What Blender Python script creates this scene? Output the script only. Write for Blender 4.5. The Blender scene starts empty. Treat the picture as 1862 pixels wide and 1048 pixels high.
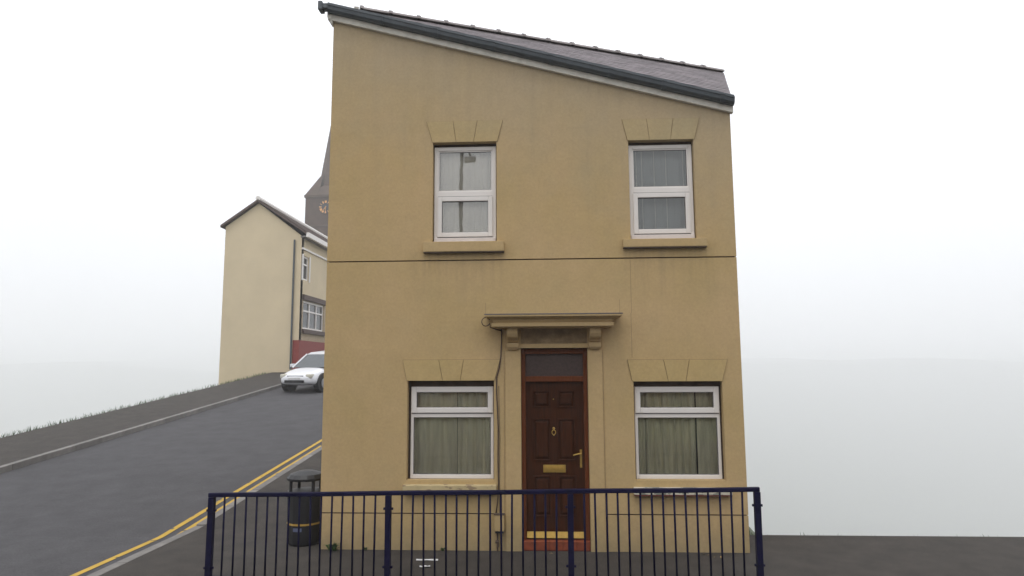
import bpy, math, random
from mathutils import Vector, Matrix
R = math.radians
rnd = random.Random(7)
sc = bpy.context.scene
col = sc.collection

# ------------------------------------------------------------------ camera
cam_d = bpy.data.cameras.new('camera'); cam = bpy.data.objects.new('camera', cam_d); col.objects.link(cam)
sc.camera = cam
PITCH, ROLL, YAW = 0.11807615, -0.00528239, -0.04899892
CAMLOC = Vector((0, -8.6, 2.3))
fw = Vector((math.sin(YAW)*math.cos(PITCH), math.cos(YAW)*math.cos(PITCH), math.sin(PITCH)))
r0 = Vector((math.cos(YAW), -math.sin(YAW), 0)); u0 = r0.cross(fw)
rr = math.cos(ROLL)*r0 + math.sin(ROLL)*u0; uu = -math.sin(ROLL)*r0 + math.cos(ROLL)*u0
cam.matrix_world = Matrix(((rr.x, uu.x, -fw.x, CAMLOC.x), (rr.y, uu.y, -fw.y, CAMLOC.y), (rr.z, uu.z, -fw.z, CAMLOC.z), (0, 0, 0, 1)))
cam_d.sensor_width = 36; cam_d.lens = 1200/1862*36
cam_d.clip_end = 16000; cam_d.clip_start = .05

# ------------------------------------------------------------------ overcast daylight
SUN_EL, SUN_AZ = R(66), R(196)          # azimuth clockwise from +Y (north): behind the camera, a little left
w = bpy.data.worlds.new('World'); sc.world = w; w.use_nodes = True
nt = w.node_tree; nt.nodes.clear()
out = nt.nodes.new('ShaderNodeOutputWorld'); bg = nt.nodes.new('ShaderNodeBackground')
sky = nt.nodes.new('ShaderNodeTexSky'); sky.sky_type = 'NISHITA'; sky.sun_disc = False
sky.sun_elevation = SUN_EL; sky.sun_rotation = SUN_AZ; sky.dust_density = 4
tc = nt.nodes.new('ShaderNodeTexCoord'); sep = nt.nodes.new('ShaderNodeSeparateXYZ')
nt.links.new(tc.outputs['Generated'], sep.inputs[0])
ramp = nt.nodes.new('ShaderNodeMapRange'); ramp.inputs['From Min'].default_value = 0; ramp.inputs['From Max'].default_value = 1
ramp.inputs['To Min'].default_value = 11.0; ramp.inputs['To Max'].default_value = 18.0
nt.links.new(sep.outputs['Z'], ramp.inputs['Value'])
cn = nt.nodes.new('ShaderNodeTexNoise'); cn.inputs['Scale'].default_value = 2.2; cn.inputs['Detail'].default_value = 3
nt.links.new(tc.outputs['Generated'], cn.inputs['Vector'])
cr = nt.nodes.new('ShaderNodeMapRange'); cr.inputs['To Min'].default_value = .93; cr.inputs['To Max'].default_value = 1.07
nt.links.new(cn.outputs['Fac'], cr.inputs['Value'])
mul = nt.nodes.new('ShaderNodeMath'); mul.operation = 'MULTIPLY'
nt.links.new(ramp.outputs[0], mul.inputs[0]); nt.links.new(cr.outputs[0], mul.inputs[1])
vm = nt.nodes.new('ShaderNodeVectorMath'); vm.operation = 'SCALE'; vm.inputs[0].default_value = (.985, 1.0, 1.035)
nt.links.new(mul.outputs[0], vm.inputs['Scale'])
mx = nt.nodes.new('ShaderNodeMix'); mx.data_type = 'RGBA'; mx.inputs['Factor'].default_value = .88
nt.links.new(sky.outputs[0], mx.inputs['A']); nt.links.new(vm.outputs[0], mx.inputs['B'])
nt.links.new(mx.outputs['Result'], bg.inputs['Color']); bg.inputs['Strength'].default_value = .1
nt.links.new(bg.outputs[0], out.inputs['Surface'])
sd = bpy.data.lights.new('sun', 'SUN'); sd.energy = .7; sd.angle = R(24); sd.color = (1, .96, .9)
so = bpy.data.objects.new('sun', sd); col.objects.link(so)
sdir = Vector((math.sin(SUN_AZ)*math.cos(SUN_EL), math.cos(SUN_AZ)*math.cos(SUN_EL), math.sin(SUN_EL)))
so.rotation_euler = sdir.to_track_quat('Z', 'Y').to_euler(); so.location = sdir*60
vs = sc.view_settings; vs.view_transform = 'Standard'; vs.look = 'None'; vs.gamma = 1; vs.use_curve_mapping = False
vs.exposure = 0.0
cy = sc.cycles
cy.use_denoising = True; cy.max_bounces = 8; cy.transparent_max_bounces = 12; cy.volume_bounces = 6

# ------------------------------------------------------------------ materials
def base_mat(name):
    m = bpy.data.materials.new(name); m.use_nodes = True
    return m, m.node_tree, m.node_tree.nodes['Principled BSDF']
def N(nt, t, **kw):
    n = nt.nodes.new(t)
    for k, v in kw.items(): n.inputs[k.replace('_', ' ')].default_value = v
    return n
def plain(name, c, rough=.6, metal=0, spec=.5, vary=.12, scale=6, bump=0, bscale=60, rand=0, stretch=(1, 1, 1), coords='Object'):
    """a colour with soft mottling and optional fine relief"""
    m, t, b = base_mat(name)
    b.inputs['Roughness'].default_value = rough; b.inputs['Metallic'].default_value = metal
    b.inputs['Specular IOR Level'].default_value = spec
    co = t.nodes.new('ShaderNodeTexCoord'); mp = N(t, 'ShaderNodeMapping'); mp.inputs['Scale'].default_value = stretch
    t.links.new(co.outputs[coords], mp.inputs[0])
    no = N(t, 'ShaderNodeTexNoise', Scale=scale, Detail=5.0, Roughness=.6); t.links.new(mp.outputs[0], no.inputs['Vector'])
    mr = N(t, 'ShaderNodeMapRange'); mr.inputs['From Min'].default_value = .3; mr.inputs['From Max'].default_value = .7
    mr.inputs['To Min'].default_value = 1-vary; mr.inputs['To Max'].default_value = 1+vary
    t.links.new(no.outputs['Fac'], mr.inputs['Value'])
    v = N(t, 'ShaderNodeVectorMath'); v.operation = 'SCALE'; v.inputs[0].default_value = c[:3]
    last = mr.outputs[0]
    if rand:
        oi = N(t, 'ShaderNodeObjectInfo'); m2 = N(t, 'ShaderNodeMapRange')
        m2.inputs['To Min'].default_value = 1-rand; m2.inputs['To Max'].default_value = 1+rand
        t.links.new(oi.outputs['Random'], m2.inputs['Value'])
        mm = N(t, 'ShaderNodeMath'); mm.operation = 'MULTIPLY'; t.links.new(last, mm.inputs[0]); t.links.new(m2.outputs[0], mm.inputs[1]); last = mm.outputs[0]
    t.links.new(last, v.inputs['Scale']); t.links.new(v.outputs[0], b.inputs['Base Color'])
    if bump:
        n2 = N(t, 'ShaderNodeTexNoise', Scale=bscale, Detail=4.0); t.links.new(mp.outputs[0], n2.inputs['Vector'])
        bp = N(t, 'ShaderNodeBump', Strength=bump, Distance=.01); t.links.new(n2.outputs['Fac'], bp.inputs['Height'])
        t.links.new(bp.outputs[0], b.inputs['Normal'])
    return m

def render_mat(name='painted_render', tint=(1, 1, 1)):
    """painted sand render: mottled, rain-greyed under the eaves, streaked and a little green and dirty in patches"""
    m, t, b = base_mat(name)
    L = t.links.new
    b.inputs['Roughness'].default_value = .88; b.inputs['Specular IOR Level'].default_value = .25
    g = N(t, 'ShaderNodeNewGeometry'); sp = N(t, 'ShaderNodeSeparateXYZ'); L(g.outputs['Position'], sp.inputs[0])
    def noise(scale, det=4., mapsc=(1, 1, 1), rough=.55):
        mp = N(t, 'ShaderNodeMapping'); mp.inputs['Scale'].default_value = mapsc; L(g.outputs['Position'], mp.inputs[0])
        n = N(t, 'ShaderNodeTexNoise', Scale=scale, Detail=det, Roughness=rough); L(mp.outputs[0], n.inputs['Vector']); return n.outputs['Fac']
    def rng(x, a, bb, c=0., d=1.):
        r = N(t, 'ShaderNodeMapRange'); r.inputs['From Min'].default_value = a; r.inputs['From Max'].default_value = bb
        r.inputs['To Min'].default_value = c; r.inputs['To Max'].default_value = d; L(x, r.inputs['Value']); return r.outputs[0]
    def mth(op, a, bb):
        n = N(t, 'ShaderNodeMath'); n.operation = op
        for i, q in enumerate((a, bb)):
            if isinstance(q, (int, float)): n.inputs[i].default_value = q
            else: L(q, n.inputs[i])
        return n.outputs[0]
    def mix(f, a, bb):
        n = N(t, 'ShaderNodeMix'); n.data_type = 'RGBA'
        for k, q in (('Factor', f), ('A', a), ('B', bb)):
            if isinstance(q, (int, float)): n.inputs[k].default_value = q
            elif isinstance(q, tuple): n.inputs[k].default_value = (*q, 1)
            else: L(q, n.inputs[k])
        return n.outputs['Result']
    c = mix(rng(noise(.9, 5), .36, .64), (.452, .328, .155), (.492, .350, .180))
    c = mix(mth('MULTIPLY', rng(noise(2.6, 4), .5, .75), .35), c, (.41, .318, .165))
    # eaves line: weathering follows the sloping eave
    eave = mth('ADD', sp.outputs['Z'], mth('MULTIPLY', sp.outputs['X'], .2665))      # constant along the eave (6.33 at the wall top)
    top = rng(mth('ADD', eave, rng(noise(1.3, 4), 0, 1, -.7, .7)), 4.4, 6.3)
    c = mix(mth('MULTIPLY', top, .75), c, (.385, .315, .215))
    streak = rng(noise(1.0, 4, (5.5, 5.5, .35)), .5, .72)
    c = mix(mth('MULTIPLY', mth('MULTIPLY', streak, rng(eave, 3.2, 6.2)), .24), c, (.29, .235, .16))
    # rain streaks that run down from the ends and edge of each sill
    X_, Z_ = sp.outputs['X'], sp.outputs['Z']
    xm = mth('ADD', mth('MULTIPLY', rng(X_, -1.85, -1.70), rng(X_, -.50, -.62)), mth('MULTIPLY', rng(X_, 1.0, 1.12), rng(X_, 2.32, 2.15)))
    zm = mth('ADD', mth('MULTIPLY', rng(Z_, 3.05, 3.78), rng(Z_, 3.83, 3.81)), mth('MULTIPLY', rng(Z_, -.05, .70), rng(Z_, .74, .72)))
    run = rng(noise(1.7, 4, (9, 9, .3)), .42, .68)
    c = mix(mth('MULTIPLY', mth('MULTIPLY', xm, zm), mth('MULTIPLY', run, .28)), c, (.26, .20, .115))
    low = rng(mth('ADD', sp.outputs['Z'], rng(noise(3, 4), 0, 1, -.25, .25)), .42, 0, 0, 1)
    c = mix(mth('MULTIPLY', low, .6), c, (.27, .22, .13))
    sp_ = rng(noise(16, 3), .68, .78); c = mix(mth('MULTIPLY', sp_, .25), c, (.33, .25, .14))
    f = rng(noise(28, 5, rough=.7), .3, .7, .93, 1.07); v = N(t, 'ShaderNodeVectorMath'); v.operation = 'SCALE'; L(c, v.inputs[0]); L(f, v.inputs['Scale'])
    f2 = rng(noise(6, 4), .3, .7, .97, 1.03); v2 = N(t, 'ShaderNodeVectorMath'); v2.operation = 'SCALE'; L(v.outputs[0], v2.inputs[0]); L(f2, v2.inputs['Scale'])
    v3 = N(t, 'ShaderNodeVectorMath'); v3.operation = 'MULTIPLY'; L(v2.outputs[0], v3.inputs[0]); v3.inputs[1].default_value = tint
    L(v3.outputs[0], b.inputs['Base Color'])
    h = mth('ADD', noise(150, 3), mth('MULTIPLY', noise(3.5, 3), 2.5))
    bp = N(t, 'ShaderNodeBump', Strength=.32, Distance=.008); L(h, bp.inputs['Height']); L(bp.outputs[0], b.inputs['Normal'])
    return m

def glass_mat(name, refl, tint=(.9, .93, .9), rough=.0, wav=0):
    m, t, b = base_mat(name); t.nodes.remove(b)
    o = t.nodes['Material Output']
    tr = N(t, 'ShaderNodeBsdfTransparent'); tr.inputs['Color'].default_value = (*tint, 1)
    gl = N(t, 'ShaderNodeBsdfGlossy'); gl.inputs['Roughness'].default_value = rough
    fr = N(t, 'ShaderNodeFresnel', IOR=1.52); mr = N(t, 'ShaderNodeMapRange'); mr.inputs['To Min'].default_value = refl; mr.inputs['To Max'].default_value = 1
    t.links.new(fr.outputs[0], mr.inputs['Value'])
    ms = N(t, 'ShaderNodeMixShader'); t.links.new(mr.outputs[0], ms.inputs[0]); t.links.new(tr.outputs[0], ms.inputs[1]); t.links.new(gl.outputs[0], ms.inputs[2])
    if wav:
        co = t.nodes.new('ShaderNodeTexCoord'); no = N(t, 'ShaderNodeTexNoise', Scale=3.0); t.links.new(co.outputs['Object'], no.inputs['Vector'])
        bp = N(t, 'ShaderNodeBump', Strength=wav, Distance=.02); t.links.new(no.outputs['Fac'], bp.inputs['Height']); t.links.new(bp.outputs[0], gl.inputs['Normal'])
    t.links.new(ms.outputs[0], o.inputs['Surface'])
    return m

def patchy(name, c1, c2, thr, scale, rough=.8, stretch=(1, 1, 1), soft=.06, bump=.3):
    m = plain(name, c1, rough, bump=bump, bscale=70)
    t = m.node_tree; b = t.nodes['Principled BSDF']; src = b.inputs['Base Color'].links[0].from_socket
    g = N(t, 'ShaderNodeNewGeometry'); mp = N(t, 'ShaderNodeMapping'); mp.inputs['Scale'].default_value = stretch
    t.links.new(g.outputs['Position'], mp.inputs[0])
    no = N(t, 'ShaderNodeTexNoise', Scale=scale, Detail=6.0); t.links.new(mp.outputs[0], no.inputs['Vector'])
    mr = N(t, 'ShaderNodeMapRange'); mr.inputs['From Min'].default_value = thr; mr.inputs['From Max'].default_value = thr+soft
    t.links.new(no.outputs['Fac'], mr.inputs['Value'])
    mx = N(t, 'ShaderNodeMix'); mx.data_type = 'RGBA'; mx.inputs['B'].default_value = (*c2, 1)
    t.links.new(mr.outputs[0], mx.inputs['Factor']); t.links.new(src, mx.inputs['A']); t.links.new(mx.outputs['Result'], b.inputs['Base Color'])
    return m

M = {}
M['render'] = render_mat()
M['lintel'] = render_mat('painted_lintel', (1.0, 1.015, .95))
M['joint'] = plain('render_joint_dirt', (.24, .172, .09), .9, vary=.3, scale=9)
M['frieze'] = plain('weathered_shaded_render', (.31, .225, .125), .9, vary=.3, scale=10, bump=.3)  # darker brown holds both grime and painted-in shade from the cornice
M['groove'] = plain('dirty_groove', (.085, .06, .04), .9, vary=.3, scale=9)
M['upvc'] = plain('white_upvc', (.74, .70, .66), .35, vary=.03, scale=4)
M['upvc_dirty'] = plain('white_upvc_weathered', (.64, .58, .55), .4, vary=.07, scale=7)
M['gasket'] = plain('grey_rubber_seal', (.16, .15, .145), .7, vary=.1)
M['brownboard'] = plain('brown_subframe', (.055, .034, .022), .8, vary=.3, scale=12)
M['glass_up_left'] = glass_mat('window_glass_bright', .09, (.97, .965, .94), wav=.03)
M['glass'] = glass_mat('window_glass', .03, (.95, .96, .94), wav=.03)
M['fan'] = plain('obscured_fanlight_glass', (.075, .052, .046), .3, spec=.35, vary=.2, scale=40, bump=.2, bscale=90)
M['net_white'] = plain('white_net_curtain', (.92, .89, .82), .95, vary=.05, scale=3)
M['net_grey'] = plain('grey_vertical_blind', (.34, .355, .37), .9, vary=.05, scale=3)
M['blind_pale'] = plain('pale_blind_edge', (.62, .62, .58), .9)
M['olive'] = plain('olive_curtain', (.86, .80, .62), .95, vary=.14, scale=5, stretch=(3, 3, .4))
M['olive2'] = plain('olive_curtain_streaked', (.80, .75, .56), .95, vary=.2, scale=6, stretch=(3, 3, .4))
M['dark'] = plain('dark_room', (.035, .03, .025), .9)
M['door'] = plain('mahogany_door', (.045, .0128, .0035), .55, spec=.10, vary=.35, scale=5, stretch=(9, 9, .8))
M['doorframe'] = plain('mahogany_frame', (.125, .034, .009), .6, spec=.15, vary=.25, scale=5, stretch=(9, 9, .8))
M['brass'] = plain('brass', (.50, .32, .075), .35, metal=.55, vary=.15, scale=20)
M['tile'] = plain('red_clay_tile', (.21, .045, .016), .6, vary=.25, scale=14, bump=.2)
M['lead'] = plain('lead_flashing', (.10, .10, .115), .6, vary=.2, scale=8)
M['gutter'] = plain('grey_black_gutter', (.060, .072, .082), .45, vary=.15, scale=5)
M['fascia'] = patchy('pale_fascia_board', (.62, .59, .52), (.45, .41, .35), .60, 4, soft=.2)
M['slate'] = plain('roof_slate', (.165, .140, .148), .62, vary=.16, scale=7, bump=.3, bscale=50, rand=.24)
M['ridge'] = plain('clay_ridge_tile', (.23, .205, .20), .75, vary=.2, scale=9, bump=.3, rand=.15)
M['mortar'] = plain('pale_mortar', (.30, .28, .25), .9, vary=.2)
M['sill_paint'] = patchy('peeling_sill_paint', (.50, .40, .215), (.28, .20, .12), .57, 9, soft=.05, stretch=(1, 1, 2.2))
M['sill_red'] = patchy('peeling_sill_red', (.54, .50, .40), (.20, .20, .17), .52, 8, soft=.05, stretch=(1, 1, 2))
M['redlead'] = plain('red_lead_edge', (.13, .025, .015), .8, vary=.3, scale=15)
M['cable'] = plain('brown_cable', (.07, .043, .028), .6)
M['cable_paint'] = plain('painted_cable', (.20, .145, .08), .8)
M['navy'] = plain('navy_gloss_paint', (.0055, .005, .027), .5, vary=.35, scale=9, spec=.08)
M['tarmac'] = plain('tarmac_pavement', (.036, .030, .025), .92, vary=.3, scale=3, bump=.7, bscale=240, coords='Object')
M['road'] = plain('road_asphalt', (.050, .048, .052), .9, vary=.2, scale=2.2, bump=.6, bscale=200)
for q in ('tarmac', 'road'):
    t = M[q].node_tree; b_ = t.nodes['Principled BSDF']; src = b_.inputs['Base Color'].links[0].from_socket
    co = t.nodes.new('ShaderNodeNewGeometry'); vo = N(t, 'ShaderNodeTexNoise', Scale=70.0, Detail=3.0, Roughness=.8); t.links.new(co.outputs['Position'], vo.inputs['Vector'])
    mr = N(t, 'ShaderNodeMapRange'); mr.inputs['From Min'].default_value = .35; mr.inputs['From Max'].default_value = .68; mr.inputs['To Min'].default_value = .6; mr.inputs['To Max'].default_value = 1.6
    t.links.new(vo.outputs['Fac'], mr.inputs['Value']); sc_ = N(t, 'ShaderNodeVectorMath'); sc_.operation = 'SCALE'
    t.links.new(src, sc_.inputs[0]); t.links.new(mr.outputs[0], sc_.inputs['Scale']); t.links.new(sc_.outputs[0], b_.inputs['Base Color'])
M['yellow'] = patchy('yellow_road_paint', (.46, .29, .03), (.10, .085, .05), .60, 7)
M['kerb'] = plain('kerb_stone', (.17, .16, .15), .85, vary=.2, scale=5, rand=.15, bump=.2)
M['grass'] = plain('hill_grass', (.06, .075, .035), .95, vary=.4, scale=.15)
M['weed'] = plain('weed_leaf', (.035, .075, .015), .6, vary=.3, scale=30)
M['paper'] = plain('white_paper', (.62, .62, .62), .8)
M['leaf'] = plain('dead_leaf', (.30, .20, .09), .8, rand=.4)
M['black'] = plain('black_plastic', (.010, .010, .011), .5)
M['gold'] = plain('gold_paint', (.42, .26, .05), .5)
M['sticker'] = plain('grey_blue_sticker', (.10, .12, .20), .6)
M['stone'] = plain('church_stone', (.070, .040, .026), .95, vary=.25, scale=.9, bump=.5, bscale=4)
M['spire'] = plain('spire_stone', (.080, .052, .037), .95, vary=.2, scale=.7)
M['clock'] = plain('clock_black', (.015, .016, .025), .5)
M['clockgold'] = plain('clock_gilding', (.75, .38, .12), .5)
M['cream'] = plain('cream_house_render', (.60, .50, .34), .9, vary=.06, scale=.6)
M['tan'] = plain('tan_house_render', (.38, .30, .20), .9, vary=.1)
M['housered'] = plain('red_plinth_paint', (.22, .030, .022), .6, vary=.1)
M['brownpaint'] = plain('brown_trim', (.085, .055, .045), .7)
M['farslate'] = plain('far_roof_slate', (.10, .07, .06), .85, vary=.2, scale=3)
M['farglass'] = plain('far_window_glass', (.03, .035, .04), .08, spec=.6)
M['carpaint'] = plain('white_car_paint', (.72, .73, .76), .2, vary=.02)
M['carglass'] = plain('car_glass', (.05, .06, .065), .06, spec=.7)
M['tyre'] = plain('tyre_rubber', (.012, .012, .012), .85)
M['rim'] = plain('wheel_alloy', (.45, .46, .48), .3, metal=.8)
M['lamp'] = plain('headlamp_lens', (.55, .53, .45), .1)
M['brick'] = plain('brown_brick', (.16, .075, .05), .9, vary=.25, scale=3)
M['steel'] = plain('galvanised_steel', (.12, .125, .13), .5, metal=.3)

# ------------------------------------------------------------------ helpers
def world_loc(o):
    v = Vector((0, 0, 0))
    while o is not None: v += o.location; o = o.parent
    return v
class MB:
    def __init__(s): s.v = []; s.f = []; s.smooth = False
    def add(s, vs, fs):
        n = len(s.v); s.v += [tuple(q) for q in vs]; s.f += [tuple(i+n for i in f) for f in fs]; return s
    def box(s, x0, x1, y0, y1, z0, z1, bev=0):
        if bev: return s.bbox(x0, x1, y0, y1, z0, z1, bev)
        return s.add([(x0, y0, z0), (x1, y0, z0), (x1, y1, z0), (x0, y1, z0), (x0, y0, z1), (x1, y0, z1), (x1, y1, z1), (x0, y1, z1)],
                     [(0, 3, 2, 1), (4, 5, 6, 7), (0, 1, 5, 4), (1, 2, 6, 5), (2, 3, 7, 6), (3, 0, 4, 7)])
    def bbox(s, x0, x1, y0, y1, z0, z1, b):
        import bmesh
        bm = bmesh.new(); bmesh.ops.create_cube(bm, size=1)
        for q in bm.verts: q.co = Vector(((x0+x1)/2+q.co.x*(x1-x0), (y0+y1)/2+q.co.y*(y1-y0), (z0+z1)/2+q.co.z*(z1-z0)))
        bmesh.ops.bevel(bm, geom=bm.edges[:], offset=b, segments=2, profile=.6, affect='EDGES')
        bm.verts.index_update(); s.add([q.co[:] for q in bm.verts], [[q.index for q in f.verts] for f in bm.faces]); bm.free(); return s
    def prism(s, poly, y0, y1):
        """poly: (x,z) anticlockwise seen from -Y; extruded from y0 (front) to y1"""
        n = len(poly)
        s.add([(x, y0, z) for x, z in poly]+[(x, y1, z) for x, z in poly],
              [tuple(range(n)), tuple(range(2*n-1, n-1, -1))]+[(i, n+i, n+(i+1) % n, (i+1) % n) for i in range(n)]); return s
    def frustum(s, a, za, b, zb):
        """rects (x0,x1,y0,y1) at two heights"""
        q = lambda r, z: [(r[0], r[2], z), (r[1], r[2], z), (r[1], r[3], z), (r[0], r[3], z)]
        return s.add(q(a, za)+q(b, zb), [(0, 3, 2, 1), (4, 5, 6, 7), (0, 1, 5, 4), (1, 2, 6, 5), (2, 3, 7, 6), (3, 0, 4, 7)])
    def tube(s, pts, r, n=8, caps=True):
        pts = [Vector(p) for p in pts]; rs = r if isinstance(r, (list, tuple)) else [r]*len(pts)
        vs = []; fs = []
        d = (pts[1]-pts[0]).normalized(); up = Vector((0, 0, 1)) if abs(d.z) < .9 else Vector((1, 0, 0)); a = d.cross(up).normalized()
        for i, p in enumerate(pts):
            if 0 < i < len(pts)-1: t = ((pts[i+1]-p).normalized()+(p-pts[i-1]).normalized()).normalized()
            elif i == 0: t = (pts[1]-p).normalized()
            else: t = (p-pts[i-1]).normalized()
            a = (a-t*a.dot(t)).normalized(); bb = t.cross(a)
            for k in range(n):
                an = 2*math.pi*k/n; vs.append(p+(a*math.cos(an)+bb*math.sin(an))*rs[i])
        for i in range(len(pts)-1):
            for k in range(n): fs.append((i*n+k, i*n+(k+1) % n, (i+1)*n+(k+1) % n, (i+1)*n+k))
        if caps: fs += [tuple(range(n-1, -1, -1)), tuple(range((len(pts)-1)*n, len(pts)*n))]
        return s.add(vs, fs)
    def mesh(s, name, mat, loc=(0, 0, 0)):
        me = bpy.data.meshes.new(name); L = Vector(loc)
        me.from_pydata([(Vector(q)-L)[:] for q in s.v], [], s.f); me.update()
        if mat: me.materials.append(mat)
        if s.smooth:
            for p in me.polygons: p.use_smooth = True
        return me
    def build(s, name, mat, parent=None):
        o = bpy.data.objects.new(name, s.mesh(name, mat, world_loc(parent) if parent else (0, 0, 0))); col.objects.link(o); o.parent = parent
        return o
def tag(o, label=None, cat=None, group=None, kind=None):
    for k, v in (('label', label), ('category', cat), ('group', group), ('kind', kind)):
        if v: o[k] = v
    return o
def thing(name, loc, label, cat, group=None):
    o = bpy.data.objects.new(name, None); col.objects.link(o); o.location = loc; o.empty_display_size = .2
    return tag(o, label, cat, group)
def place(name, me, parent, loc, rot=(0, 0, 0)):
    o = bpy.data.objects.new(name, me); col.objects.link(o); o.parent = parent; o.location = loc; o.rotation_euler = rot; return o
def B(*a): return MB().box(*a)

# ------------------------------------------------------------------ terrain
def T(x, y):
    h = .09*max(0, y-1) if y < 150 else .09*149-.2*(y-150)
    dl = -14-x-(.25*max(0, -y))
    if dl > 0: h -= .28*dl + min(dl, 3)**2*.03
    dr = min(x-2.9, y-.9)
    if dr > 0: h -= 1.1*dr
    h = max(-300, h); q = math.hypot(x, y)
    if q > 900:                                   # wooded hills across the valley, lost in the mist
        k = min(1, (q-900)/700); k = k*k*(3-2*k)
        hill = min(40, 16+15*math.sin(x*.0036+1.3)+10*math.sin(x*.0105+y*.004)+3*math.sin(x*.031+2))
        h += k*(hill-h)
    return h
def sheet(xs, ys, dz, name, mat, kind='structure', skirt=0, keep=None):
    m = MB(); nx = len(xs)
    vs = [(x, y, T(x, y)+dz) for y in ys for x in xs]
    fs = [(j*nx+i, j*nx+i+1, (j+1)*nx+i+1, (j+1)*nx+i) for j in range(len(ys)-1) for i in range(nx-1)
          if keep is None or keep((xs[i]+xs[i+1])/2, (ys[j]+ys[j+1])/2)]
    m.add(vs, fs)
    o = m.build(name, mat)
    if kind: o['kind'] = kind
    return o
def span(a, b, st):
    n = max(1, round((b-a)/st)); return [a+(b-a)*i/n for i in range(n+1)]
gx = span(-4400, -200, 70)[:-1]+span(-200, -20, 6)[:-1]+span(-20, 2.9, .9)[:-1]+span(2.9, 12, .6)[:-1]+span(12, 200, 6)[:-1]+span(200, 4400, 70)
gy = span(-400, -30, 30)[:-1]+span(-30, .9, 1.2)[:-1]+span(.9, 12, .6)[:-1]+span(12, 240, 6)[:-1]+span(240, 2400, 90)[:-1]+span(2400, 5600, 200)
sheet(gx, gy, -.135, 'ground', M['grass'])
# carriageway: the main road in front and the side street climbing past the house
sheet(span(-60, 60, 2), [-7.4, -6, -4, -1.75], -.125, 'road', M['road'])
sheet(span(-11, -5.15, .98), [-1.75]+span(-.6, 1, .8)+span(2, 150, 2)[0:], -.121, 'side_road', M['road'])
# pavements with a front face down to the carriageway
def slab(name, x0, x1, y0, y1, st=1.0):
    xs = span(x0, x1, st); ys = sorted(set(span(y0, min(y1, 1), .8)+(span(1, y1, 2.) if y1 > 1 else [])))
    m = MB(); nx = len(xs); top = [(x, y, T(min(x, 2.9), y)) for y in ys for x in xs]
    m.add(top, [(j*nx+i, j*nx+i+1, (j+1)*nx+i+1, (j+1)*nx+i) for j in range(len(ys)-1) for i in range(nx-1)])
    def side(idx):
        vs = []
        for k in idx: a = top[k]; vs += [a, (a[0], a[1], a[2]-.3)]
        m.add(vs, [(2*i, 2*i+1, 2*i+3, 2*i+2) for i in range(len(idx)-1)])
    side(list(range(nx))); side([j*nx for j in range(len(ys))]); side([(len(ys)-1)*nx+i for i in range(nx)]); side([j*nx+nx-1 for j in range(len(ys))])
    o = m.build(name, M['tarmac']); o['kind'] = 'structure'; return o
pav = slab('pavement', -5.0, 60, -1.6, .88)
slab('side_pavement', -5.0, -2.0, .88, 60)
slab('far_pavement', -13.6, -11.15, -1.6, 60)
slab('near_pavement', -60, 60, -12, -7.5)
# kerb stones
kst = MB(); kst.bbox(-.455, .455, -.07, .07, -.24, 0, .012); kme = kst.mesh('kerb_stone', M['kerb'])
for i in range(26): place('kerb_stone', kme, pav, (-4.6+i*.915, -1.672, .004))
for i in range(46):
    y = -1.1+i*.915; s = .09 if y > 1 else 0
    place('kerb_stone', kme, pav, (-5.072, y, T(-5, y)+.004), (0, -s*0, math.pi/2) if not s else (R(0), -math.atan(s), math.pi/2))
for i in range(50):
    y = -1.1+i*.915; s = .09 if y > 1 else 0
    place('kerb_stone', kme, bpy.data.objects['far_pavement'], (-11.08, y, T(-11.1, y)+.004), (0, -math.atan(s), math.pi/2))
gv = MB(); gr_ = random.Random(5)
for _ in range(4200):
    x, y = (gr_.uniform(2.75, 16), .92+abs(gr_.gauss(0, .10))) if _ < 2200 else (-13.7-abs(gr_.gauss(0, .25)), gr_.uniform(-1, 34))
    z = T(x, y)-.14; h_ = gr_.uniform(.05, .15)*(1 if _ < 1900 else 1.1); a = gr_.uniform(0, 6.28); w__ = .012+.01*gr_.random(); lx, ly = gr_.gauss(0, .05), gr_.gauss(0, .05)
    gv.add([(x-w__*math.cos(a), y-w__*math.sin(a), z), (x+w__*math.cos(a), y+w__*math.sin(a), z), (x+lx, y+ly, z+h_+.05)], [(0, 1, 2)])
gvo = gv.build('verge_grass', M['weed']); tag(gvo, 'rough grass growing along the back edge of the pavement', 'grass', kind='stuff')
# double yellow lines
ym = MB(); ys = span(-.9, 1, .95)+span(2, 70, 2)
for x in (-5.34, -5.56):
    vs = []
    for y in ys: z = T(x, y)-.116; vs += [(x-.045, y, z), (x+.045, y, z)]
    ym.add(vs, [(2*i, 2*i+1, 2*i+3, 2*i+2) for i in range(len(ys)-1)])
ymo = ym.build('double_yellow_lines', M['yellow']); ymo['kind'] = 'structure'

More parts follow.
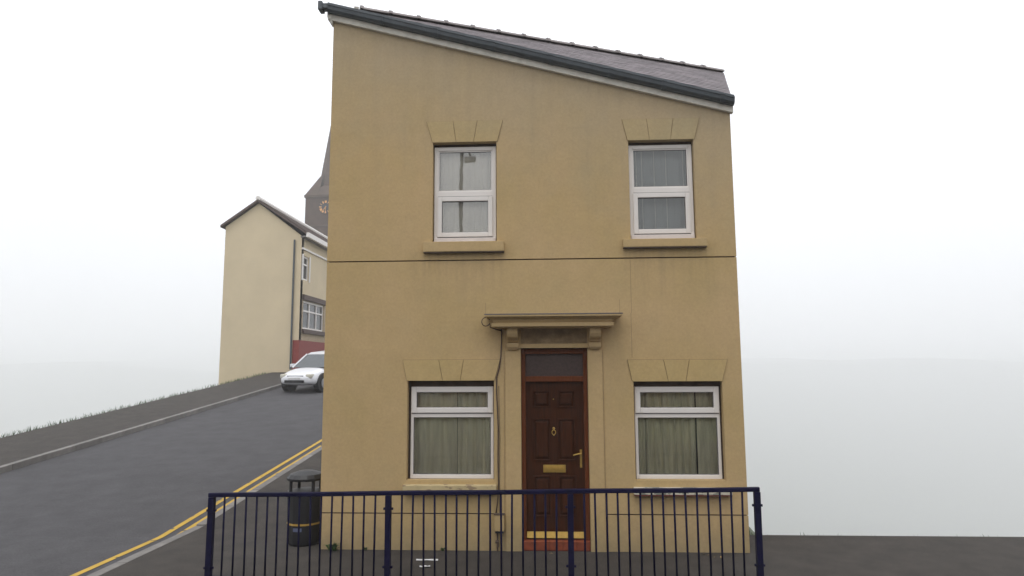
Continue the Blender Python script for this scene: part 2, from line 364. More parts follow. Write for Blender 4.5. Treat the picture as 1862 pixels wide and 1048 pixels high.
# ------------------------------------------------------------------ the corner house
XL, XR = -2.9, 2.50
house = thing('corner_house', (XL, 0, 0), 'cream rendered corner house with a sloping eave, brown panelled door and four white windows', 'house')
P0 = Vector((-2.88, 1.20)); RA = R(22.4); RZ = 7.98; TP = .662
u2 = Vector((math.cos(RA), math.sin(RA))); n2 = Vector((-u2.y, u2.x))       # n2 points to the back
def perp(x, y): return (P0-Vector((x, y))).dot(n2)
def roofz(x, y): return RZ-TP*abs(perp(x, y))
def topz(x): return 7.10+(x+2.9)*(5.63-7.10)/(2.535+2.9)                   # wall top under the pale board
OPEN = [(-1.485, -.622, 3.945, 5.316), (1.143, 2.003, 3.945, 5.287), (-1.79, -.662, .84, 2.118), (1.128, 2.25, .84, 2.098), (-.312, .548, -.3, 2.79)]
def wall_band(m, z0, z1, y=0, th=.3):
    xs = sorted({XL, XR} | {o[k] for o in OPEN for k in (0, 1) if o[2] < (z1 or 9) and o[3] > z0} | set(span(XL, XR, .45)))
    zs = sorted({z0} | {o[k] for o in OPEN for k in (2, 3) if z0 < o[k] < (z1 or 5.35)} | ({z1} if z1 else {5.4, None} - {None}))
    for i in range(len(xs)-1):
        xa, xb = xs[i], xs[i+1]; xm = (xa+xb)/2
        for j in range(len(zs)-1):
            zm = (zs[j]+zs[j+1])/2
            if any(o[0] < xm < o[1] and o[2] < zm < o[3] for o in OPEN): continue
            for yy, fl in ((y, 0), (y+th, 1)):
                q = [(xa, yy, zs[j]), (xb, yy, zs[j]), (xb, yy, zs[j+1]), (xa, yy, zs[j+1])]
                m.add(q, [(0, 1, 2, 3) if not fl else (3, 2, 1, 0)])
        if not z1:
            for yy, fl in ((y, 0), (y+th, 1)):
                q = [(xa, yy, zs[-1]), (xb, yy, zs[-1]), (xb, yy, topz(xb)), (xa, yy, topz(xa))]
                m.add(q, [(0, 1, 2, 3) if not fl else (3, 2, 1, 0)])
            m.add([(xa, y, topz(xa)), (xb, y, topz(xb)), (xb, y+th, topz(xb)), (xa, y+th, topz(xa))], [(0, 1, 2, 3)])
    zt = z1 if z1 else 5.4
    for x, f in ((XL, 1), (XR, 0)):
        q = [(x, y, z0), (x, y+th, z0), (x, y+th, z1 or topz(x)), (x, y, z1 or topz(x))]
        m.add(q, [(3, 2, 1, 0) if f else (0, 1, 2, 3)])
    for zz, f in ((z1, (0, 1, 2, 3)), (z0 if z0 > .1 else None, (3, 2, 1, 0))):
        if zz is None: continue
        for xa, xb in (((XL, OPEN[4][0]), (OPEN[4][1], XR)) if zz < 2 else ((XL, XR),)):
            m.add([(xa, y, zz), (xb, y, zz), (xb, y+.06, zz), (xa, y+.06, zz)], [f])
    for o in OPEN:
        a, b = max(o[2], z0), min(o[3], zt if z1 else 9)
        if a >= b: continue
        m.add([(o[0], y, a), (o[0], y+th, a), (o[0], y+th, b), (o[0], y, b)], [(0, 1, 2, 3)])
        m.add([(o[1], y, a), (o[1], y+th, a), (o[1], y+th, b), (o[1], y, b)], [(3, 2, 1, 0)])
        if z0 <= o[3] < (z1 or 9): m.add([(o[0], y, o[3]), (o[1], y, o[3]), (o[1], y+th, o[3]), (o[0], y+th, o[3])], [(3, 2, 1, 0)])
        if z0 <= o[2] < (z1 or 9): m.add([(o[0], y, o[2]), (o[1], y, o[2]), (o[1], y+th, o[2]), (o[0], y+th, o[2])], [(0, 1, 2, 3)])
wm = MB()
wall_band(wm, -.3, .440); wall_band(wm, .456, 3.691); wall_band(wm, 3.708, None)
fwall = wm.build('front_wall', M['render'], house)
for a, b in ((XL+.02, -.55), (.76, XR-.02)): B(a, b, .022, .028, .43, .466).build('plinth_groove', M['groove'], house)

B(XL+.02, XR-.02, .035, .041, 3.68, 3.72).build('storey_groove', M['groove'], house)
# other walls: side (along Y), far side and back, topped by the two roof slopes
YB = lambda x: (P0.y+3.0/u2.x)+(x-P0.x)*math.tan(RA)
def yr(x): return P0.y+(x-P0.x)*math.tan(RA)
SPL = .262                                   # the party end runs back at a skew, like the plot
def xr(y): return XR+SPL*y
def fix(fn, x):
    y = 0
    for _ in range(30): y = fn(xr(y)) if x == XR else fn(x)
    return y
for nm, xa, xb in (('side_wall', XL, XL+.3), ('end_wall', XR-.3, XR)):
    m = MB(); x = XL if nm == 'side_wall' else XR; k_ = 0 if x == XL else SPL
    yb_, yr_ = fix(YB, x), fix(yr, x)
    poly = [(.3, -.3), (yb_, -.3), (yb_, roofz(x+k_*yb_, yb_)-.08), (yr_, roofz(x+k_*yr_, yr_)-.10), (.3, roofz(x+k_*.3, .3)-.10)]
    n = 5; m.add([(xa+k_*a, a, b) for a, b in poly]+[(xb+k_*a, a, b) for a, b in poly],
                 [tuple(range(4, -1, -1)), tuple(range(5, 10))]+[(i, (i+1) % 5, 5+(i+1) % 5, 5+i) for i in range(5)])
    m.build(nm, M['render'], house)
ybr = fix(YB, XR); m = MB(); a, b = Vector((XL, YB(XL))), Vector((xr(ybr), ybr))
m.add([(a.x, a.y, -.3), (b.x, b.y, -.3), (b.x, b.y, 5.9), (a.x, a.y, 5.9), (a.x, a.y+.3, -.3), (b.x, b.y+.3, -.3), (b.x, b.y+.3, 5.9), (a.x, a.y+.3, 5.9)],
      [(3, 2, 1, 0), (4, 5, 6, 7), (2, 3, 7, 6), (0, 4, 7, 3), (1, 2, 6, 5)])
m.build('back_wall', M['render'], house)

# render lintels: three flat voussoirs over each window
LINT = [(-1.573, -.537, 5.612, -1.488, -.612, 5.318, (-1.211, -1.169), (-.881, -.933), .012),
        (1.069, 2.091, 5.580, 1.135, 2.014, 5.289, (1.392, 1.425), (1.745, 1.700), .012),
        (-1.852, -.584, 2.388, -1.798, -.656, 2.120, (-1.382, -1.329), (-1.057, -1.100), .014),
        (1.060, 2.322, 2.373, 1.116, 2.248, 2.100, (1.516, 1.570), (1.843, 1.792), .014)]
for xa, xb, zt, ba, bb, zb, j1, j2, pr in LINT:
    e = .0035
    g_ = .006; jt = MB().prism([(ba-g_, zb-.001), (bb+g_, zb-.001), (xb+g_, zt+.004), (xa-g_, zt+.004)], -.004, .0015).build('lintel_joint', M['joint'], house)
    cuts = [((xa, ba), (j1[0]-e, j1[1]-e)), ((j1[0]+e, j1[1]+e), (j2[0]-e, j2[1]-e)), ((j2[0]+e, j2[1]+e), (xb, bb))]
    for (ta, la), (tb, lb) in cuts:
        MB().prism([(la, zb), (lb, zb), (tb, zt), (ta, zt)], -pr, .0015).build('lintel_block', M['lintel'], house)

# --- upper windows
def ring(m, x0, x1, z0, z1, t, y0, y1, tb=None, tt=None, bev=.006):
    tb = t if tb is None else tb; tt = t if tt is None else tt
    m.box(x0, x0+t, y0, y1, z0, z1, bev); m.box(x1-t, x1, y0, y1, z0, z1, bev)
    m.box(x0+t-.001, x1-t+.001, y0+.001, y1-.001, z0, z0+tb, bev); m.box(x0+t-.001, x1-t+.001, y0+.001, y1-.001, z1-tt, z1, bev)
def curtain(name, label, x0, x1, z0, z1, y, amp, wl, mat, seed, cat='curtain', parts=1):
    r = random.Random(seed); m = MB(); m.smooth = True; nx = int((x1-x0)/.012); nz = 10
    ph = [r.uniform(0, 6) for _ in range(4)]
    def yy(x, z): 
        k = 2*math.pi/wl
        return y+amp*(math.sin(k*x+ph[0]+.7*math.sin(k*.37*x+ph[1]))+.45*math.sin(k*2.3*x+ph[2]))+.25*amp*math.sin(2.2*z+9*x+ph[3])
    m.add([(x0+(x1-x0)*i/nx, yy(x0+(x1-x0)*i/nx, z0+(z1-z0)*j/nz), z0+(z1-z0)*j/nz) for j in range(nz+1) for i in range(nx+1)],
          [(j*(nx+1)+i, j*(nx+1)+i+1, (j+1)*(nx+1)+i+1, (j+1)*(nx+1)+i) for j in range(nz) for i in range(nx)])
    o = m.build(name, mat); tag(o, label, cat); return o
def upper_window(x0, x1, zb, zt, g, parts_glass):
    """x0..x1 frame, zb..zt; two lights: a fixed one above a tilting sash"""
    y0, y1 = .075, .135
    wn = MB(); ring(wn, x0, x1, zb, zt, .052, y0, y1, tb=.075)
    zm = zb+(4.62-3.945); wn.box(x0+.05, x1-.05, y0+.001, y1-.002, zm-.036, zm+.036, .006)
    w_ = wn.build('window', M['upvc'], house)
    ug = (x0+.052, x1-.052, zm+.036, zt-.052)
    bd = MB(); ring(bd, ug[0], ug[1], ug[2], ug[3], .016, y0+.012, y1-.01, bev=.003); bd.build('glazing_bead', M['upvc'], w_)
    gs = MB(); ring(gs, ug[0]+.016, ug[1]-.016, ug[2]+.016, ug[3]-.016, .005, y0+.02, y1-.02, bev=0); gs.build('seal', M['gasket'], w_)
    B(ug[0]+.014, ug[1]-.014, .1, .104, ug[2]+.014, ug[3]-.014).build('pane', g, w_)
    s0, s1, t0, t1 = x0+.045, x1-.045, zb+.082, zm-.040
    sg = MB(); ring(sg, s0, s1, t0, t1, .062, y0-.014, y1-.012, bev=.007); sg.build('sash', M['upvc'], w_)
    ss = MB(); ring(ss, s0+.062, s1-.062, t0+.062, t1-.062, .005, y0+.004, y1-.02, bev=0); ss.build('seal', M['gasket'], w_)
    B(s0+.060, s1-.060, .09, .094, t0+.060, t1-.060).build('pane', g, w_)
    B(s0+.004, s1-.004, y0-.002, y0+.02, t1+.001, t1+.007).build('sash_gap', M['gasket'], w_); B(s0+.004, s1-.004, y0-.002, y0+.02, t0-.008, t0-.001).build('sash_gap', M['gasket'], w_)
    B(x0+.004, x1-.004, .048, .10, zb-.004, zb+.066, .006).build('sill_trim', M['upvc_dirty'], w_)
    # brown packing board tucked above the frame
    B(x0-.02, x1+.02, .10, .20, zt-.01, zt+.06).build('head_board', M['brownboard'], w_)
    return w_
upper_window(-1.474, -.634, 3.945, 5.276, M['glass_up_left'], 1)
upper_window(1.152, 1.992, 3.950, 5.246, M['glass'], 1)
curtain('net_curtain', 'white net curtain hanging in two halves behind the upper left window', -1.60, -.50, 3.95, 5.3, .19, .008, .12, M['net_white'], 3)
bl = thing('vertical_blind', (1.57, .25, 3.95), 'grey vertical blind closed behind the upper right window', 'blind')
slm = MB(); slm.add([(-.045, .012, 0), (.045, -.012, 0), (.045, -.010, 1.3), (-.045, .014, 1.3)], [(0, 1, 2, 3)])
slme = slm.mesh('blind_slat', M['net_grey']); slp = slm.mesh('blind_slat_pale', M['blind_pale'])
for i in range(11):
    x = -.40+i*.08; place('blind_slat', slme, bl, (x, rnd.uniform(-.004, .004), 0), (0, 0, R(rnd.uniform(-6, 6))))
em = MB(); em.box(-.0045, .0045, -.002, .002, 0, 1.3); eme = em.mesh('blind_edge', M['blind_pale'])
for x in (-.30, -.225, -.06, .10, .33): place('blind_edge', eme, bl, (x, -.03, 0))

# sills
def sill(x0, x1, z0, z1, pr, mat, open_x0, open_x1, under=None):
    m = MB(); m.box(x0, x1, -pr, .001, z0, z1, .008); m.box(open_x0+.002, open_x1-.002, 0, .12, z0+.01, z1-.003)
    o = m.build('window_sill', mat, house)
    if under: B(x0+.004, x1-.004, -pr+.004, 0, z0-.012, z0+.001).build('sill_underside', under, o)
    return o
sill(-1.592, -.521, 3.806, 3.941, .075, M['render'], -1.485, -.622, M['groove'])
sill(1.035, 2.118, 3.834, 3.941, .075, M['render'], 1.143, 2.003, M['groove'])
sill(-1.818, -.630, .712, .812, .09, M['sill_paint'], -1.79, -.662, M['redlead'])
sill(1.092, 2.296, .704, .786, .09, M['sill_red'], 1.128, 2.25, M['redlead'])
MB().box(-1.788, -.664, .004, .12, .8, .862).build('sub_sill', M['render'], house)
MB().box(1.130, 2.248, .004, .12, .78, .868).build('sub_sill', M['render'], house)

# --- lower windows: a shallow top-hung light over a wide fixed pane
def lower_window(x0, x1, zb, zt, dz=0):
    y0, y1 = .085, .145
    wn = MB(); ring(wn, x0, x1, zb, zt, .036, y0, y1, tb=.052); zm = 1.672+dz
    wn.box(x0+.03, x1-.03, y0+.001, y1-.002, zm-.028, zm+.026, .005)
    w_ = wn.build('window', M['upvc'], house)
    s0, s1, t0, t1 = x0+.006, x1-.006, zm+.030, zt-.004
    sg = MB(); ring(sg, s0, s1, t0, t1, .068, y0-.018, y1-.012, bev=.008); sg.build('sash', M['upvc'], w_)
    B(s0+.066, s1-.066, .1, .104, t0+.066, t1-.066).build('pane', M['glass'], w_)
    ss = MB(); ring(ss, s0+.068, s1-.068, t0+.068, t1-.068, .005, y0, y1-.03, bev=0); ss.build('seal', M['gasket'], w_)
    sh = MB(); sh.box(x0+.008, x1-.008, y0-.004, y0+.02, t0-.010, t0-.002); sh.build('sash_gap', M['gasket'], w_)
    B(x0+.034, x1-.034, .112, .116, zb+.048, zm-.026).build('pane', M['glass'], w_)
    s2 = MB(); ring(s2, x0+.036, x1-.036, zb+.052, zm-.028, .007, y0+.012, y1-.03, bev=0); s2.build('seal', M['gasket'], w_)
    h = MB(); h.box(x0-.05, x1+.05, .10, .22, zt-.01, zt+.12); h.box(x0-.05, x0-.002, .11, .2, zb, zt); h.box(x1+.002, x1+.05, .11, .2, zb, zt)
    h.build('sub_frame', M['brownboard'], w_)
    return w_
lower_window(-1.757, -.674, .866, 2.040)
lower_window(1.146, 2.224, .870, 2.030, -.008)
curtain('lined_curtain', 'left half of the olive curtain behind the lower left window', -1.84, -1.160, .80, 2.09, .185, .020, .21, M['olive'], 11)
curtain('lined_curtain', 'right half of the olive curtain behind the lower left window', -1.154, -.60, .80, 2.09, .190, .024, .13, M['olive'], 12)
curtain('pleated_curtain', 'narrow left strip of the pleated olive curtain behind the lower right window', 1.04, 1.286, .80, 2.09, .195, .024, .10, M['olive2'], 15)
curtain('pleated_curtain', 'wide middle part of the deeply pleated olive curtain behind the lower right window', 1.292, 1.942, .80, 2.09, .20, .032, .115, M['olive2'], 16)
curtain('pleated_curtain', 'flatter right part of the olive curtain behind the lower right window', 1.949, 2.38, .80, 2.09, .195, .018, .20, M['olive2'], 19)
# dark inner lining so that rooms read as rooms
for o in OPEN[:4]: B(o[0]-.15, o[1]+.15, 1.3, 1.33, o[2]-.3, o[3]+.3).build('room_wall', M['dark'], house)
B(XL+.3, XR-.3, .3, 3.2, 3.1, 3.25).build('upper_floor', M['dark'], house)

# --- doorcase
for x0, x1, lx in ((-.512, -.314, -.535), (.550, .735, .752)):
    MB().box(x0, x1, -.020, .001, -.02, 2.515, .004).build('pilaster', M['render'], house)
    MB().box(min(lx, (x0 if lx < 0 else x1)), max(lx, (x0 if lx < 0 else x1)), -.006, .001, -.02, 2.86, .002).build('pilaster_edge', M['render'], house)
fz = MB(); fz.box(-.345, .575, -.034, .001, 2.532, 2.588, .006); fz.box(-.310, .546, -.002, .12, 2.532, 2.586); fz.build('door_head_band', M['render'], house)
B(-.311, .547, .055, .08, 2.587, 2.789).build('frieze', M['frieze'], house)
def bracket(x0, x1):
    # scrolled console, profile in Y-Z, and a small moulded cap below
    prof = [(0, 2.80), (-.19, 2.80), (-.195, 2.755), (-.19, 2.715), (-.165, 2.675), (-.13, 2.652), (-.09, 2.648), (-.07, 2.635), (-.055, 2.612), (-.03, 2.60), (0, 2.60)]
    m = MB(); n = len(prof)
    m.add([(x0, a, b) for a, b in prof]+[(x1, a, b) for a, b in prof], [tuple(range(n-1, -1, -1)), tuple(range(n, 2*n))]+[(i, (i+1) % n, n+(i+1) % n, n+i) for i in range(n)])
    o = m.build('bracket', M['render'], house)
    c = MB(); c.frustum((x0-.006, x1+.006, -.085, 0), 2.545, (x0-.012, x1+.012, -.10, 0), 2.598); c.frustum((x0+.006, x1-.006, -.055, 0), 2.512, (x0-.006, x1+.006, -.085, 0), 2.5445)
    c.build('bracket_cap', M['render'], o)
bracket(-.482, -.345); bracket(.574, .713)
cn_ = MB()
cn_.frustum((-.63, .83, -.235, 0), 2.785, (-.64, .84, -.245, 0), 2.800)
cn_.frustum((-.668, .866, -.290, 0), 2.8002, (-.668, .866, -.290, 0), 2.846)
cn_.frustum((-.645, .842, -.258, 0), 2.8462, (-.668, .870, -.280, 0), 2.885)
cn_.frustum((-.668, .870, -.280, 0), 2.8852, (-.738, .958, -.348, 0), 2.922)
cn_.frustum((-.750, .970, -.356, 0), 2.9222, (-.750, .970, -.356, 0), 2.950)
cn_.build('cornice', M['render'], house)
ld = MB(); ld.add([(-.755, -.361, 2.944), (.975, -.361, 2.944), (.975, -.361, 2.955), (-.755, -.361, 2.955), (-.755, -.002, 2.975), (.975, -.002, 2.975), (-.757, -.002, 2.952), (.977, -.002, 2.952)],
                  [(0, 1, 2, 3), (3, 2, 5, 4), (0, 3, 4, 6), (1, 7, 5, 2)])
ld.build('lead_flashing', M['lead'], house)

# --- door
y0 = .085
df = MB(); df.box(-.310, -.257, y0-.02, y0+.09, .12, 2.528, .006); df.box(.494, .546, y0-.02, y0+.09, .12, 2.528, .006)
df.box(-.257, .494, y0-.018, y0+.088, 2.458, 2.527, .006); df.box(-.257, .494, y0-.024, y0+.09, 2.099, 2.170, .008)
frm = df.build('door_frame', M['doorframe'], house)
B(-.258, .495, y0+.03, y0+.036, 2.168, 2.460).build('fanlight', M['fan'], frm)
B(-.30, .54, .5, .52, 2.1, 2.6).build('hall_wall', M['dark'], frm)
dm = MB(); PX = [(-.158, .058), (.162, .378)]; PZ = [(1.775, 1.98), (1.10, 1.62), (.405, .895)]
xs = [-.255, PX[0][0], PX[0][1], PX[1][0], PX[1][1], .492]; zs = [.130, PZ[2][0], PZ[2][1], PZ[1][0], PZ[1][1], PZ[0][0], PZ[0][1], 2.098]
D0 = y0+.022
for j in range(7):
    for i in range(5):
        if i in (1, 3) and j in (1, 3, 5):
            dm.box(xs[i], xs[i+1], D0+.016, D0+.04, zs[j], zs[j+1]); continue
        dm.box(xs[i], xs[i+1], D0, D0+.04, zs[j], zs[j+1])
door = dm.build('door', M['door'], house)
for a, b in PX:
    for c, d in PZ:
        p = MB(); e = .014
        p.add([(a+e, D0+.014, c+e), (b-e, D0+.014, c+e), (b-e, D0+.014, d-e), (a+e, D0+.014, d-e), (a+.045, D0-.004, c+.045), (b-.045, D0-.004, c+.045), (b-.045, D0-.004, d-.045), (a+.045, D0-.004, d-.045)],
              [(4, 5, 6, 7), (0, 1, 5, 4), (1, 2, 6, 5), (2, 3, 7, 6), (3, 0, 4, 7)])
        p.build('door_panel', M['door'], door)
        r = MB()
        for q in ((a-.008, b+.008, c-.008, c+.010), (a-.008, b+.008, d-.010, d+.008)): r.box(q[0], q[1], D0-.012, D0+.012, q[2], q[3], .004)
        for q in ((a-.008, a+.010), (b-.010, b+.008)): r.box(q[0], q[1], D0-.0115, D0+.012, c+.01, d-.01, .003)
        r.build('panel_moulding', M['door'], door)
lp = MB(); lp.box(-.037, .251, D0-.012, D0, .945, 1.040, .004); lp.box(-.012, .226, D0-.018, D0-.011, .968, 1.017, .003)
lp.build('letter_plate', M['brass'], door)
kn = MB(); kn.smooth = True; kn.tube([(.104, D0-.006, 1.50), (.104, D0-.02, 1.50)], [.018, .013], 12)
kn.tube([(.104+.024*math.sin(a), D0-.022, 1.452-.030*math.cos(a)*-1) for a in [i*math.pi/8 for i in range(17)]], .0055, 6)
kn.tube([(.104, D0-.004, 1.415), (.104, D0-.018, 1.415)], .010, 10); kn.build('door_knocker', M['brass'], door)
sy = MB(); sy.tube([(.104, D0-.003, 1.872), (.104, D0-.010, 1.872)], .008, 10); sy.build('spy_hole', M['brass'], door)
hd = MB(); hd.box(.434, .462, D0-.010, D0, 1.005, 1.232, .004); hd.tube([(.448, D0-.008, 1.185), (.448, D0-.05, 1.185), (.42, D0-.058, 1.186), (.345, D0-.055, 1.166)], [.010, .010, .010, .008], 8)
hd.build('door_handle', M['brass'], door)
kk = MB(); kk.frustum((-.250, .486, D0-.034, D0), .140, (-.250, .486, D0-.010, D0), .212); kk.build('weather_bar', M['brass'], door)
st = thing('door_step', (.118, .05, 0), 'low red tiled step beneath the brown front door', 'step')
MB().box(-.308, .545, .004, .30, -.05, .114, .008).build('step_base', M['redlead'], st)
for i in range(5):
    w5 = .853/5; MB().box(-.308+i*w5+.002, -.308+(i+1)*w5-.002, -.004, .10, .010, .118, .006).build('step_tile', M['tile'], st)

# --- roof
roof = MB()
def rp(s, t, dz=0):      # s along the ridge from P0, t horizontal distance down the front slope (negative: back slope)
    p = P0+u2*s-n2*t; return (p.x, p.y, RZ-TP*abs(t)+dz)
def s_at_x(x, t): return (x-P0.x-(-n2.x*t))/u2.x
def t_at_y(y, x):        # t where the front slope meets the eave line y at given x
    return (P0-Vector((x, y))).dot(n2)
EY = -.115
XA, XB = XL-.05, XR+.03
pts = []
yrr = fix(yr, XR)+.01; ybb = fix(YB, XR)
for x, xm, xe, ym_, ye_ in ((XA, XA, XA, yr(XA), YB(XA)+.2), (XB, XB+SPL*yrr, XB+SPL*ybb, yr(XB+SPL*yrr), ybb+.2)):
    t = t_at_y(-.03, x); pts.append(((x, -.03, RZ-TP*t-.035), (xm, ym_, RZ-.05), (xe, ye_, roofz(xe, ye_)-.05)))
roof.add([pts[0][0], pts[1][0], pts[1][1], pts[0][1], pts[1][2], pts[0][2]], [(0, 1, 2, 3), (3, 2, 4, 5)])
dn = [(a, b, c-.025) for a, b, c in roof.v]; roof.add(dn, [(3, 2, 1, 0), (5, 4, 2, 3)])
roof.add([roof.v[0], roof.v[1], roof.v[7], roof.v[6]], [(0, 3, 2, 1)])
for a, b in ((0, 3), (3, 5), (1, 2), (2, 4)): roof.add([roof.v[a], roof.v[b], roof.v[b+6], roof.v[a+6]], [(0, 1, 2, 3)])
ro = roof.build('roof', M['farslate'], house)
# slates, one by one, cut to the eave and verges
import bmesh
CW, EXP = .30, .20*math.cos(math.atan(TP))
full = None; base = world_loc(ro)
def clip(poly, f):
    res = []
    for i in range(len(poly)):
        a, b = poly[i], poly[(i+1) % len(poly)]; fa, fb = f(a), f(b)
        if fa >= 0: res.append(a)
        if (fa >= 0) != (fb >= 0): k = fa/(fa-fb); res.append((a[0]+(b[0]-a[0])*k, a[1]+(b[1]-a[1])*k))
    return res
def xy(p): q = P0+u2*p[0]-n2*p[1]; return q
slate_me = {}; cnt = 0
nrow = int(3.55/EXP)+1; rows = []
for k in range(nrow):
    off = (k % 2)*CW/2
    for i in range(-10, 26):
        s0, s1 = i*CW+off+.003, (i+1)*CW+off-.003; t0, t1 = k*EXP, (k+1)*EXP+.035
        jit = rnd.uniform(-.004, .006)
        poly = [(s0, t0), (s1, t0), (s1, t1+jit), (s0, t1+jit)]
        for f in (lambda p: xy(p).x-XA, lambda p: XB+SPL*xy(p).y-xy(p).x, lambda p: xy(p).y+.045): 
            if poly: poly = clip(poly, f)
        if len(poly) < 3: continue
        ar = abs(sum(poly[a][0]*poly[(a+1) % len(poly)][1]-poly[(a+1) % len(poly)][0]*poly[a][1] for a in range(len(poly))))/2
        if ar < .0015: continue
        rows.append((poly, t0, t1, ar))
rows.sort(key=lambda q: -q[3])
rest = MB()
for idx, (poly, t0, t1, ar) in enumerate(rows):
    lift = rnd.uniform(0, .003); tilt = .011
    def P(p, th):
        kk_ = (p[1]-t0)/(t1-t0); q = rp(p[0], p[1]); return (q[0], q[1], q[2]+.002+lift+tilt*kk_+th-.045)
    n = len(poly); vs = [P(p, .007) for p in poly]+[P(p, 0) for p in poly]
    fs = [tuple(range(n)), tuple(range(2*n-1, n-1, -1))]+[(i, n+i, n+(i+1) % n, (i+1) % n) for i in range(n)]
    q = MB().add(vs, fs)
    if idx < 300: q.build('slate', M['slate'], ro)
    else: rest.add(vs, fs)
if rest.v: o = rest.build('small_slates', M['slate'], ro); o['kind'] = 'stuff'
# ridge tiles, half-round with a raised collar at each joint
def ridge_mesh():
    m = MB(); m.smooth = False; n = 8; prof = [(.12*math.cos(math.pi*i/n), .072*math.sin(math.pi*i/n)) for i in range(n+1)]
    col_ = [(.132*math.cos(math.pi*i/n), .098*math.sin(math.pi*i/n)) for i in range(n+1)]
    for pr, a, b in ((prof, 0, .455), (col_, -.022, .028)):
        vs = [(x, p[0], p[1]) for x in (a, b) for p in pr]; k = n+1
        m.add(vs, [(i, i+1, k+i+1, k+i) for i in range(n)]+[tuple(range(k)), tuple(range(2*k-1, k-1, -1))])
    return m.mesh('ridge_tile', M['ridge'])
rme = ridge_mesh()
S0 = s_at_x(XA, 0)
for i in range(15):
    s = S0+.09+i*.4572
    q = rp(s, 0, -.062); o = place('ridge_tile', rme, ro, Vector(q)-base, (0, 0, RA))
m = MB(); q0 = rp(S0, 0, -.09); m.tube([(q0[0]-.02, q0[1], q0[2]+.02), (q0[0]+.05, q0[1]+.02, q0[2]+.02)], .085, 12); m.build('ridge_end_mortar', M['mortar'], ro)
# verge mortar strip down the left edge, back edge too
m = MB(); a = Vector((XA-.004, -.03, pts[0][0][2])); b = Vector((XA-.004, yr(XA), RZ-.05)); c = Vector(pts[0][2])
for p, q in ((a, b), (b, c)):
    m.add([p+Vector((-.03, 0, -.055)), p+Vector((-.03, 0, .022)), q+Vector((-.03, 0, .022)), q+Vector((-.03, 0, -.055)), p+Vector((.012, 0, -.055)), p+Vector((.012, 0, .03)), q+Vector((.012, 0, .03)), q+Vector((.012, 0, -.055))],
          [(0, 1, 2, 3), (1, 5, 6, 2), (0, 4, 5, 1), (4, 7, 6, 5), (3, 2, 6, 7), (0, 3, 7, 4)])
m.build('verge', M['mortar'], ro)

# --- eaves: pale board, gutter with brackets, all running down the sloping wall top
def along(xa, xb, prof, name, mat, parent=house, zf=topz, smooth=False):
    m = MB(); n = len(prof); m.smooth = smooth
    m.add([(xa, y, zf(xa)+z) for y, z in prof]+[(xb, y, zf(xb)+z) for y, z in prof],
          [tuple(range(n-1, -1, -1)), tuple(range(n, 2*n))]+[(i, (i+1) % n, n+(i+1) % n, n+i) for i in range(n)])
    return m.build(name, mat, parent)
along(XL-.045, XR+.03, [(.02, -.004), (-.050, -.004), (-.054, .078), (.02, .078)], 'fascia_board', M['fascia'])
along(XL-.02, XR+.03, [(.02, .079), (-.030, .079), (-.034, .19), (.02, .19)], 'backing_board', M['gutter'])
gp = [(-.032, .200), (-.032, .090), (-.060, .078), (-.110, .080), (-.140, .105), (-.150, .150), (-.158, .158), (-.158, .172), (-.146, .174), (-.136, .15), (-.10, .10), (-.045, .105), (-.042, .20)]
along(XL-.06, XR+.03, gp, 'gutter', M['gutter'])
gx_ = [-2.20, -1.44, -.66, .12, .92, 1.62, 2.38]
for x in gx_:
    sl = -.2705
    m = MB(); big = [(y-.008 if y < -.05 else y, z-(.010 if z < .1 else -.004)) for y, z in gp[:9]]+[(-.05, .19)]
    n = len(big); xa, xb = x-.03, x+.03
    m.add([(xa, y, topz(xa)+z) for y, z in big]+[(xb, y, topz(xb)+z) for y, z in big], [tuple(range(n-1, -1, -1)), tuple(range(n, 2*n))]+[(i, (i+1) % n, n+(i+1) % n, n+i) for i in range(n)])
    m.build('gutter_bracket', M['gutter'], house)
# undercloak of dark eave slates over the gutter
along(XL-.05, XR+.03, [(-.02, .185), (-.132, .178), (-.132, .205), (-.02, .25)], 'eave_course', M['gutter'])
# gutter stop end sticking out past the corner
m = MB(); m.box(XL-.175, XL-.115, -.170, -.03, topz(XL)+.10, topz(XL)+.225, .012); m.box(XL-.118, XL-.04, -.155, -.04, topz(XL)+.125, topz(XL)+.195, .008)
m.build('gutter_stop_end', M['gutter'], house)
m = MB(); m.box(XL-.075, XL+.0, -.06, .10, topz(XL)+.01, topz(XL)+.085, .02); m.box(XL-.035, XL-.002, -.045, .06, topz(XL)-.05, topz(XL)+.012, .012)
m.build('fascia_return', M['fascia'], house)

# --- cables and meter box on the front wall
cb = MB(); cb.smooth = True
cb.tube([(-.560, -.012, 2.80), (-.562, -.010, 2.60), (-.572, -.010, 2.42), (-.592, -.011, 2.28), (-.626, -.010, 2.16), (-.628, -.010, 1.98), (-.615, -.010, 1.72), (-.607, -.010, 1.50), (-.611, -.010, 1.1), (-.604, -.012, .75), (-.62, -.012, .58), (-.64, -.012, .44)], .0085, 6)
cb.build('service_cable', M['cable'], house)
cb = MB(); cb.smooth = True; cb.tube([(-.60, -.008, 2.05), (-.588, -.008, 1.4), (-.594, -.008, .9), (-.590, -.008, .30)], .0045, 5); cb.build('thin_cable', M['cable_paint'], house)
lo = MB(); lo.smooth = True; lo.tube([(-.735+.055*math.cos(a)-.02, -.11-.012*i/10, 2.872+.056*math.sin(a)) for i, a in enumerate([j*math.pi/9+.4 for j in range(17)])]+[(-.70, -.12, 2.80), (-.63, -.06, 2.775), (-.57, -.014, 2.765)], .0065, 6)
lo.build('cable_loop', M['cable'], house)
mb = thing('meter_box', (-.593, 0, .24), 'small cream painted service box on the wall between lower left window and door', 'service box')
MB().box(-.655, -.533, -.075, -.001, .252, .452, .006).build('box_cover', M['render'], mb)
MB().box(-.662, -.526, -.080, -.002, .448, .462, .003).build('box_lid', M['groove'], mb)
